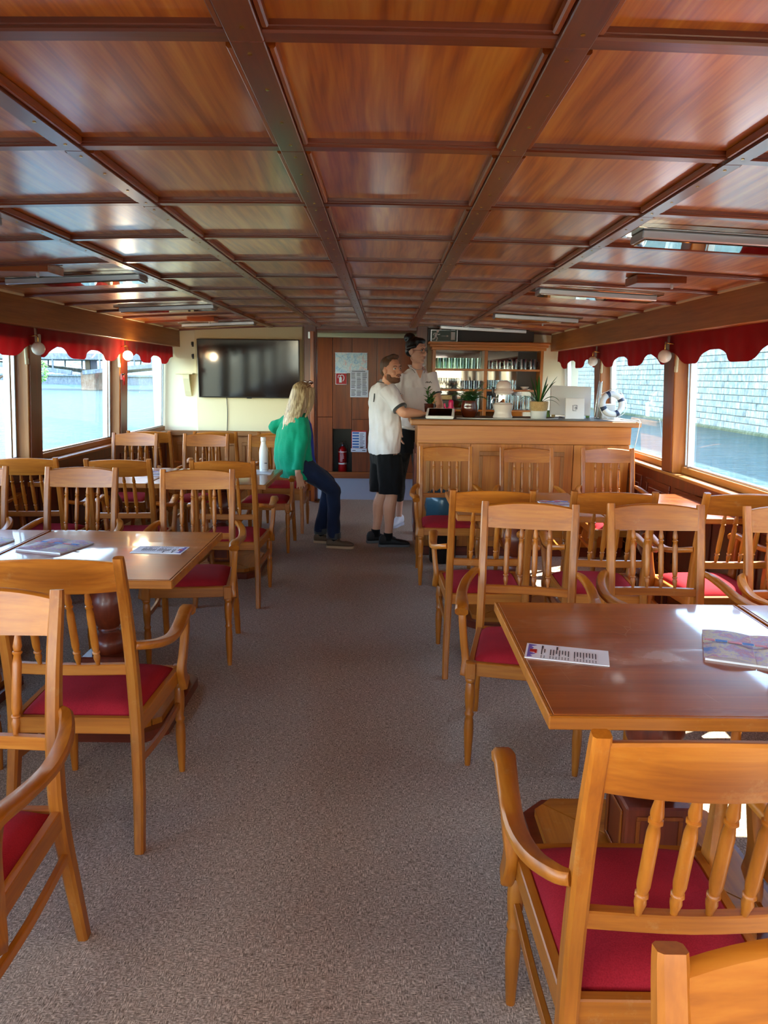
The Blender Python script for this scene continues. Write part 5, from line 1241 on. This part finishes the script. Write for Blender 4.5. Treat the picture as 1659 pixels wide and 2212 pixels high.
bm = bmesh.new(); ell(bm, HM, (0, .030, -.082), (.054, .056, .040)); ell(bm, HM, (0, .070, -.098), (.030, .024, .020))
for s in (-1, 1): ell(bm, HM, (s*.053, .018, -.060), (.009, .030, .036)); tb(bm, [T(HM, (s*.002, .0985, -.044))+(.0045,), T(HM, (s*.016, .0955, -.046))+(.0045,), T(HM, (s*.028, .086, -.060))+(.005,)], n=5, seg=8)
fuse('beard', bm, 'beard', man, voxel=.005, sm=1, crease=.0015, cs=60)
# polo shirt
bm = bmesh.new()
rings(bm, [(mp_(-.012, 0, .852), .158, .134), (mp_(-.012, 0, .90), .166, .140), (mp_(-.01, 0, 1.02), .168, .138), (mp_(-.01, 0, 1.16), .172, .136), (mp_(-.015, 0, 1.29), .186, .134), (mp_(-.02, 0, 1.39), .186, .118), (mp_(-.025, 0, 1.445), .145, .096), (mp_(-.02, 0, 1.485), .078, .075)], Rr, F)
for Sh, El in ((ShR, ElR), (ShL, ElL)):
    d = (El-Sh); tb(bm, [tuple(Sh-d*.18+Vector((0, 0, -.01)))+(.078,), tuple(Sh+d*.15)+(.073,), tuple(Sh+d*.5)+(.066,), tuple(Sh+d*.80)+(.064,)], n=10, seg=18)
shirt = fuse('polo_shirt', bm, 'polo_white', man, voxel=.007, sm=2, crease=.016, cs=13)
for Sh, El in ((ShR, ElR), (ShL, ElL)):
    d = (El-Sh); Mq = d.to_track_quat('Z', 'Y').to_matrix().to_4x4()
    bm = bmesh.new(); lathe(bm, [(.0665, -.010), (.0685, -.004), (.0685, .008), (.0655, .012)], Sh+d*.80, seg=24, mat=Mq); mesh_obj('sleeve_band', bm, 'mesh_grey', shirt, smooth=40, loc=Vector(man.location)*0)
for o in shirt.children: o.location = (0, 0, 0)
# collar: raised ring with grey stripe
def collar(root, Mc, r0, r1, h, tilt=.25, stripe='mesh_grey', open_=0.5, parent=None):
    for (za, zb, ra, rb, mat) in ((0, h, r0, r1, 'polo_white'), (h*.25, h*.40, r0+.0035, r0+.0045, stripe)):
        bm = bmesh.new(); n_ = 28; rows = []
        for i in range(n_+1):
            a = pi/2 + open_ + (2*pi-2*open_)*i/n_; e = cos((a-pi/2)) ; dz = -.035*max(0, e)**2
            rows.append([bm.verts.new(T(Mc, (cos(a)*(ra if k == 0 else rb), sin(a)*(ra if k == 0 else rb)*1.0, (za if k == 0 else zb)+dz*(1 if k == 0 else .6)))) for k in (0, 1)])
        for p_, q_ in zip(rows, rows[1:]): bm.faces.new((p_[0], q_[0], q_[1], p_[1]))
        bmesh.ops.solidify(bm, geom=bm.faces[:], thickness=.003)
        put('collar' if mat == 'polo_white' else 'collar_stripe', bm, mat, root)
collar(man, frame(tuple(mp_(-.004, 0, 1.462)), (F.x, F.y, -.25)), .084, .070, .045)
mesh_obj('back_print', Sweep([tuple(mp_(-.1535, -.03+.02*k, 1.30)) for k in range(2)], (.012, .06)), 'mesh_grey', shirt) if False else None
patch('back_print', shirt, man, 'mesh_grey', -F, [[mp_(0, .035+.014*k, 1.32+.075*u) for k in range(2)] for u in (0, .5, 1)], .003, .001)
# shorts
bm = bmesh.new()
rings(bm, [(mp_(0, 0, .76), .155, .12), (mp_(0, 0, .83), .158, .122), (mp_(0, 0, .93), .15, .118)], Rr, F)
for s, h_, k_ in ((1, hipR, knR), (-1, hipL, knL)):
    rings(bm, [(h_+Vector((0, 0, -.0)), .088, .118), (h_.lerp(k_, .4), .092, .118), (k_+Vector((0, 0, .10))-F*.01, .088, .112), (k_+Vector((0, 0, .015))-F*.012, .088, .112)], Rr, F)
sh_ = fuse('shorts', bm, 'black_cloth', man, voxel=.007, sm=2, crease=.010, cs=13)
# socks, shoes
for a_, dd in ((anR, (.96, .10, 0)), (anL, (.96, .28, 0))):
    bm = bmesh.new(); tb(bm, [tuple(a_+Vector((0, 0, .03)))+(.041,), tuple(a_-Vector((0, 0, .04)))+(.043,)], n=2, seg=16); put('sock', bm, 'black_cloth', man)
    dv = Vector(dd).normalized(); h0 = a_ - dv*.085; shoe(man, (h0.x, h0.y, 0), dd, .285, 'shoe_black', 'sole_grey', h=.095)

# ---------------------------------------------------------------- the woman behind the bar end
wm = thing('person', 'woman with dark hair in a bun and glasses, white polo shirt, standing behind the man', 'person', (.27, 7.34, 0))
F = Vector((.35, -.94, 0)).normalized(); Rr = Vector((F.y, -F.x, 0))     # faces the camera and a little to the right of picture
def wp(f_, r_, z, lean=True):
    z = z if z < 1 else 1 + (z-1)*1.14
    k = (z-1.0)*.16 if lean else 0
    return Vector((.262 + .06*(z-1.0)*0, 7.38, 0)) + F*(f_ + k) + Rr*r_ + Vector((0, 0, z))
HW = frame((.292, 7.215, 1.786), (.80, -.58, -.03), (0, 0, 1))
SL, EL, WL_ = Vector((.445, 7.30, 1.535)), Vector((.530, 7.22, 1.26)), Vector((.48, 7.05, 1.215))      # her left arm: right side in the photograph
SR, ER, WR = Vector((.145, 7.24, 1.535)), Vector((.10, 7.20, 1.26)), Vector((.13, 7.12, 1.04))
bm = bmesh.new(); head(bm, HW, True)
tb(bm, [T(HW, (0, -.018, -.05))+(.050,), tuple(wp(.01, 0, 1.60))+(.050,), tuple(wp(0, 0, 1.51))+(.060,)], n=6, seg=18)
rings(bm, [(wp(0, 0, .92), .155, .105), (wp(0, 0, 1.02), .165, .11), (wp(0, 0, 1.15), .13, .09), (wp(.01, 0, 1.30), .135, .10), (wp(.02, 0, 1.40), .15, .11), (wp(0, 0, 1.48), .14, .08), (wp(0, 0, 1.53), .09, .055)], Rr, F)
for Sh, El, Wr in ((SL, EL, WL_), (SR, ER, WR)):
    tb(bm, [tuple(Sh)+(.046,), tuple(Sh.lerp(El, .55))+(.040,), tuple(El)+(.035,), tuple(El.lerp(Wr, .35))+(.036,), tuple(Wr)+(.024,)], n=16)
hand(bm, WL_, (-.6, -.6, -.05), (0, 0, 1), (-1, .3, 0), .9, .3)
hand(bm, WR, (.2, -.2, -.95), (-1, 0, 0), (0, -1, 0), .9, .25)
# her right leg (left in the photograph) is stepped back, the other stands under her
hpR, kR, aR = Vector((.185, 7.40, .95)), Vector((.155, 7.50, .53)), Vector((.158, 7.66, .11)); hpL, kL, aL = Vector((.345, 7.44, .95)), Vector((.36, 7.30, .53)), Vector((.36, 7.34, .11))
for h_, k_, a_ in ((hpR, kR, aR), (hpL, kL, aL)):
    tb(bm, [tuple(h_)+(.092,), tuple(h_.lerp(k_, .5))+(.078,), tuple(k_)+(.055,), tuple(k_.lerp(a_, .3))+(.056,), tuple(k_.lerp(a_, .75))+(.036,), tuple(a_)+(.032,), tuple(a_-Vector((0, 0, .06)))+(.032,)], n=20)
fuse('body', bm, 'skin_f', wm, voxel=.0052, sm=2)
face(wm, HW, 'lip', 'hair_black', True)
bm = bmesh.new(); ell(bm, HW, (0, -.024, .050), (.0790, .096, .084)); ell(bm, HW, (0, -.075, .0), (.062, .042, .055)); ell(bm, HW, (0, -.085, .120), (.060, .055, .050)); ell(bm, HW, (0, .03, .092), (.060, .052, .034))
for s in (-1, 1): tb(bm, [T(HW, (s*.071, .035, .045))+(.012,), T(HW, (s*.078, .0, .035))+(.014,), T(HW, (s*.07, -.06, .02))+(.02,)], n=6)
fuse('hair', bm, 'hair_black', wm, voxel=.006, sm=2, crease=.0025, cs=30)
g = bpy.data.objects.new('glasses', None); C.objects.link(g); g.parent = wm; g.location = -Vector(wm.location)
bm = bmesh.new()
for s in (-1, 1):
    tube(bm, [T(HW, (s*.033+.024*cos(a*pi/10), .0985-.010*abs(cos(a*pi/10)) if (cos(a*pi/10)*s) > 0 else .0985, .002+.019*sin(a*pi/10))) for a in range(21)], .0016, seg=6)
    tube(bm, [T(HW, (s*.056, .089, .008)), T(HW, (s*.074, .05, .008)), T(HW, (s*.079, -.01, .004))], .0016, seg=6)
tube(bm, [T(HW, (-.010, .0985, .008)), T(HW, (0, .102, .011)), T(HW, (.010, .0985, .008))], .0016, seg=6)
bpy.data.objects.remove(g); gl = put('glasses', bm, 'steel_dark', wm)
bm = bmesh.new()
rings(bm, [(wp(0, 0, 1.055, 1), .158, .116), (wp(0, 0, 1.10), .150, .112), (wp(0, 0, 1.18), .140, .104), (wp(.01, 0, 1.30), .150, .116), (wp(.02, 0, 1.39), .165, .126), (wp(.005, 0, 1.46), .172, .100), (wp(0, 0, 1.51), .135, .080), (wp(.0, 0, 1.545), .082, .066)], Rr, F)
for Sh, El in ((SL, EL), (SR, ER)):
    d = (El-Sh); tb(bm, [tuple(Sh-d*.15)+(.064,), tuple(Sh+d*.2)+(.060,), tuple(Sh+d*.55)+(.055,)], n=8, seg=18)
shirt = fuse('polo_shirt', bm, 'polo_white', wm, voxel=.007, sm=2, crease=.012, cs=13)
for Sh, El in ((SL, EL), (SR, ER)):
    d = (El-Sh); Mq = d.to_track_quat('Z', 'Y').to_matrix().to_4x4(); bm = bmesh.new(); lathe(bm, [(.056, -.008), (.058, -.003), (.058, .005), (.055, .008)], Sh+d*.54, seg=24, mat=Mq); mesh_obj('sleeve_band', bm, 'mesh_grey', shirt, smooth=40)
collar(wm, frame(tuple(wp(.012, 0, 1.530)), (F.x, F.y, -.35)), .070, .060, .040, open_=.6)
# open neck: skin V, two collar flaps, small chest embroidery
Cn = Vector(tuple(wp(0, 0, 1.50))); Cn.z = 0
def P_(r_, z): return Cn + Rr*r_ + Vector((0, 0, z))
patch('neckline', shirt, wm, 'skin_f', F, [[P_((-.006 - .050*u) + (.012 + .100*u)*k/8, 1.535+.115*u) for k in range(9)] for u in [j/6 for j in range(7)]], .003)
for s in (-1, 1):
    patch('collar', shirt, wm, 'polo_white', F, [[P_(s*(.006+.052*u + .034*(.25+.75*u)*k/3), 1.533+.125*u) for k in range(4)] for u in [j/7 for j in range(8)]], .009, .003)
    patch('collar_stripe', shirt, wm, 'mesh_grey', F, [[P_(s*(.010+.052*u + .034*(.25+.75*u) - .008 + .005*k), 1.530+.118*u) for k in range(2)] for u in [j/7 for j in range(3, 8)]], .0125, .001)
for q_ in range(7):
    patch('chest_embroidery', shirt, wm, 'mesh_grey', F, [[P_(-.055-.009*q_ - .006*k, 1.487 + (.004 if q_ % 2 else 0) + (.009+.003*(q_ % 3))*u) for k in range(2)] for u in (0, 1)], .004, .001)
# leggings with black hip wrap
bm = bmesh.new()
rings(bm, [(wp(0, 0, .86), .165, .125), (wp(0, 0, .95), .170, .128), (wp(0, 0, 1.03), .150, .112), (wp(0, 0, 1.08), .142, .106)], Rr, F)
for h_, k_, a_ in ((hpR, kR, aR), (hpL, kL, aL)):
    e_ = k_.lerp(a_, .58); tb(bm, [tuple(h_)+(.098,), tuple(h_.lerp(k_, .5))+(.084,), tuple(k_)+(.061,), tuple(k_.lerp(a_, .3))+(.061,), tuple(e_)+(.048,)], n=14, seg=18)
fuse('leggings', bm, 'camo', wm, voxel=.007, sm=2, crease=.002)
bm = bmesh.new(); rings(bm, [(wp(0, .0, .80), .150, .125), (wp(.0, 0, .88), .172, .134), (wp(0, 0, .97), .174, .134), (wp(0, 0, 1.055), .152, .116)], Rr, F); fuse('hip_bag', bm, 'black_cloth', wm, voxel=.008, sm=2, crease=.006)
bm = bmesh.new(); tube(bm, [tuple(wp(.12*sin(a), .158*cos(a), 1.045+.008*sin(3*a))) for a in [2*pi*k/24 for k in range(25)]], .014, seg=8); put('belt', bm, 'white_paint', wm)
for a_, dd in ((aR, (-.45, -.85, 0)), (aL, (.1, -1, 0))):
    dv = Vector(dd).normalized(); h0 = a_-dv*.07; shoe(wm, (h0.x, h0.y, 0), dd, .26, 'shoe_white', 'lens_silver', h=.10)

# ---------------------------------------------------------------- the woman perched on the chair arm
ld = thing('person', 'woman with long blond hair, green jacket and jeans perched on a chair arm', 'person', (-.76, 6.60, 0))
F = Vector((cos(radians(38)), sin(radians(38)), 0)); Rr = Vector((F.y, -F.x, 0))
def lp(f_, r_, z):
    k = -.045*sin(pi*min(1, max(0, (z-.66)/.55)))
    return Vector((-.770, 6.60, 0)) + F*(f_ + k) + Rr*r_ + Vector((0, 0, z))
HL = frame((-.725, 6.62, 1.365), (.62, .78, .02), (0, 0, 1))
SR, ER, WR = Vector((-.715, 6.475, 1.165)), Vector((-.735, 6.43, .92)), Vector((-.755, 6.40, .715))
SL, EL, WLL = Vector((-.865, 6.72, 1.150)), Vector((-1.005, 6.78, 1.075)), Vector((-.93, 6.86, 1.03))
bm = bmesh.new(); head(bm, HL, True)
tb(bm, [T(HL, (0, -.018, -.05))+(.050,), tuple(lp(.01, 0, 1.22))+(.048,), tuple(lp(0, 0, 1.12))+(.040,)], n=6, seg=18)
rings(bm, [(lp(0, 0, .70), .165, .12), (lp(0, 0, .80), .155, .115), (lp(0, 0, .95), .145, .105), (lp(0, 0, 1.05), .14, .095), (lp(0, 0, 1.12), .10, .07), (lp(0, 0, 1.17), .06, .05)], Rr, F)
for Sh, El, Wr in ((SR, ER, WR), (SL, EL, WLL)):
    tb(bm, [tuple(Sh-Vector((0, 0, .03)))+(.030,), tuple(Sh.lerp(El, .55))+(.040,), tuple(El)+(.036,), tuple(El.lerp(Wr, .35))+(.037,), tuple(Wr)+(.025,)], n=16)
hand(bm, WR, (.25, -.10, -.95), (.55, -.85, .1), (.85, .5, 0), .92, .22, spread=.2)
hand(bm, WLL, (.7, .2, -.25), (0, 0, 1), (0, -1, 0), .9, .3)
fuse('body', bm, 'skin_old', ld, voxel=.0052, sm=2)
face(ld, HL, 'lip', 'hair_brown', True)
# jeans
hR, kR, aR = Vector((-.735, 6.505, .765)), Vector((-.455, 6.52, .555)), Vector((-.455, 6.60, .10)); hL, kL, aL = Vector((-.800, 6.665, .765)), Vector((-.505, 6.76, .575)), Vector((-.590, 6.80, .10))
bm = bmesh.new()
rings(bm, [(lp(0, 0, .69), .160, .125), (lp(0, 0, .76), .172, .138), (lp(0, 0, .86), .158, .12)], Rr, F)
for h_, k_, a_ in ((hR, kR, aR), (hL, kL, aL)):
    tb(bm, [tuple(h_)+(.096,), tuple(h_.lerp(k_, .5))+(.086,), tuple(k_+Vector((-.01, 0, .0)))+(.070,), tuple(k_.lerp(a_, .15))+(.064,), tuple(k_.lerp(a_, .5))+(.058,), tuple(a_+Vector((0, 0, .01)))+(.064,)], n=20, seg=18)
jn = fuse('jeans', bm, 'denim', ld, voxel=.007, sm=2, crease=.008, cs=12)
for a_ in (aR, aL):
    bm = bmesh.new(); lathe(bm, [(.062, -.030), (.0665, -.028), (.0665, .022), (.062, .024)], a_+Vector((0, 0, .02)), seg=24); mesh_obj('turned_cuff', bm, 'mesh_grey', jn, smooth=40)
    bm = bmesh.new(); tb(bm, [tuple(a_+Vector((0, 0, .02)))+(.034,), tuple(a_-Vector((0, 0, .05)))+(.036,)], n=2, seg=14); put('sock', bm, 'black_cloth', ld)
for a_, dd in ((aR, (.98, -.10, 0)), (aL, (.97, -.15, 0))):
    dv = Vector(dd).normalized(); h0 = a_-dv*.065; shoe(ld, (h0.x, h0.y, 0), dd, .25, 'shoe_brown', 'sole_tan', h=.075)
# jacket
bm = bmesh.new()
rings(bm, [(lp(-.012, 0, .650), .178, .150), (lp(-.018, 0, .72), .186, .158), (lp(-.018, 0, .82), .182, .150), (lp(-.015, 0, .95), .176, .138), (lp(-.015, 0, 1.06), .180, .132), (lp(-.015, 0, 1.13), .168, .110), (lp(-.01, 0, 1.185), .110, .082), (lp(-.005, 0, 1.215), .074, .070)], Rr, F)
tb(bm, [tuple(SR+Vector((-.02, .03, .0)))+(.068,), tuple(SR.lerp(ER, .4))+(.064,), tuple(ER)+(.060,), tuple(ER.lerp(WR, .6))+(.054,), tuple(WR+Vector((0, 0, .015)))+(.050,)], n=16, seg=18)
tb(bm, [tuple(SL+Vector((.03, -.02, .0)))+(.066,), tuple(SL.lerp(EL, .5))+(.060,), tuple(EL)+(.055,), tuple(EL.lerp(WLL, .9))+(.046,)], n=14, seg=18)
jk = fuse('jacket', bm, 'green_knit', ld, voxel=.007, sm=2, crease=.014, cs=11)
bm = bmesh.new(); rings(bm, [(lp(.072, 0, .70), .120, .115), (lp(.072, 0, .85), .120, .105), (lp(.068, 0, 1.02), .122, .098), (lp(.055, 0, 1.12), .10, .080), (lp(.02, 0, 1.19), .06, .06)], Rr, F); fuse('blue_shirt', bm, 'blue_shirt', ld, voxel=.008, sm=2, crease=.003)
# long hair falling down the back
bm = bmesh.new(); ell(bm, HL, (0, -.016, .048), (.082, .100, .082)); ell(bm, HL, (0, -.06, -.01), (.078, .065, .075))
dn = Vector((0, 0, -1)); bk = -F
MH = HL.to_3x3(); hb = MH @ Vector((0, -1, 0)); hs = MH @ Vector((1, 0, 0)); c0_ = Vector((-.725, 6.62, 0))
def hp(b_, s_, z): return c0_ + hb*b_ + hs*s_ + Vector((0, 0, z))
rings(bm, [(hp(.03, 0, 1.42), .080, .085), (hp(.050, 0, 1.34), .088, .080), (hp(.085, .0, 1.26), .092, .066), (hp(.125, .0, 1.19), .088, .052), (hp(.155, 0, 1.13), .075, .042), (hp(.175, 0, 1.08), .045, .026)], hs, hb, p=2.0)
for k in range(15):
    s_ = -.085+.170*k/14; e = RF.uniform(1.03, 1.12)
    tb(bm, [tuple(hp(.06+.02*cos(s_*18), s_*.8, 1.43))+(.010,), tuple(hp(.115-1.2*abs(s_)**1.5, s_*1.04, 1.33))+(.011,), tuple(hp(.160-.8*abs(s_)**1.5, s_*1.02, 1.20))+(.011,), tuple(hp(.205, s_*.8, e))+(.005,)], n=12, seg=8)
for s_ in (-.078, .078):
    for dy in (0, -.02, -.04): tb(bm, [tuple(hp(-.01+dy, s_*.9, 1.44))+(.014,), tuple(hp(.0+dy, s_*1.06, 1.34))+(.015,), tuple(hp(.03+dy*.6, s_*1.05, 1.24))+(.012,), tuple(hp(.07, s_*.95, 1.17))+(.006,)], n=12, seg=8)
fuse('hair', bm, 'hair_blond', ld, voxel=.0052, sm=1, crease=.002, cs=40)
bm = bmesh.new()
for s in (-1, 1):
    tube(bm, [T(HL, (s*.034+.028*cos(a*pi/8), .060-.012*sin(a*pi/8), .121+.014*sin(a*pi/8))) for a in range(17)], .003, seg=6); tube(bm, [T(HL, (s*.062, .058, .121)), T(HL, (s*.085, .01, .10)), T(HL, (s*.088, -.045, .078))], .0028, seg=6)
    ell(bm, HL, (s*.034, .060, .121), (.027, .003, .013), 12)
tube(bm, [T(HL, (-.010, .060, .125)), T(HL, (.010, .060, .125))], .003, seg=6)
put('sunglasses', bm, 'pot_brown', ld)
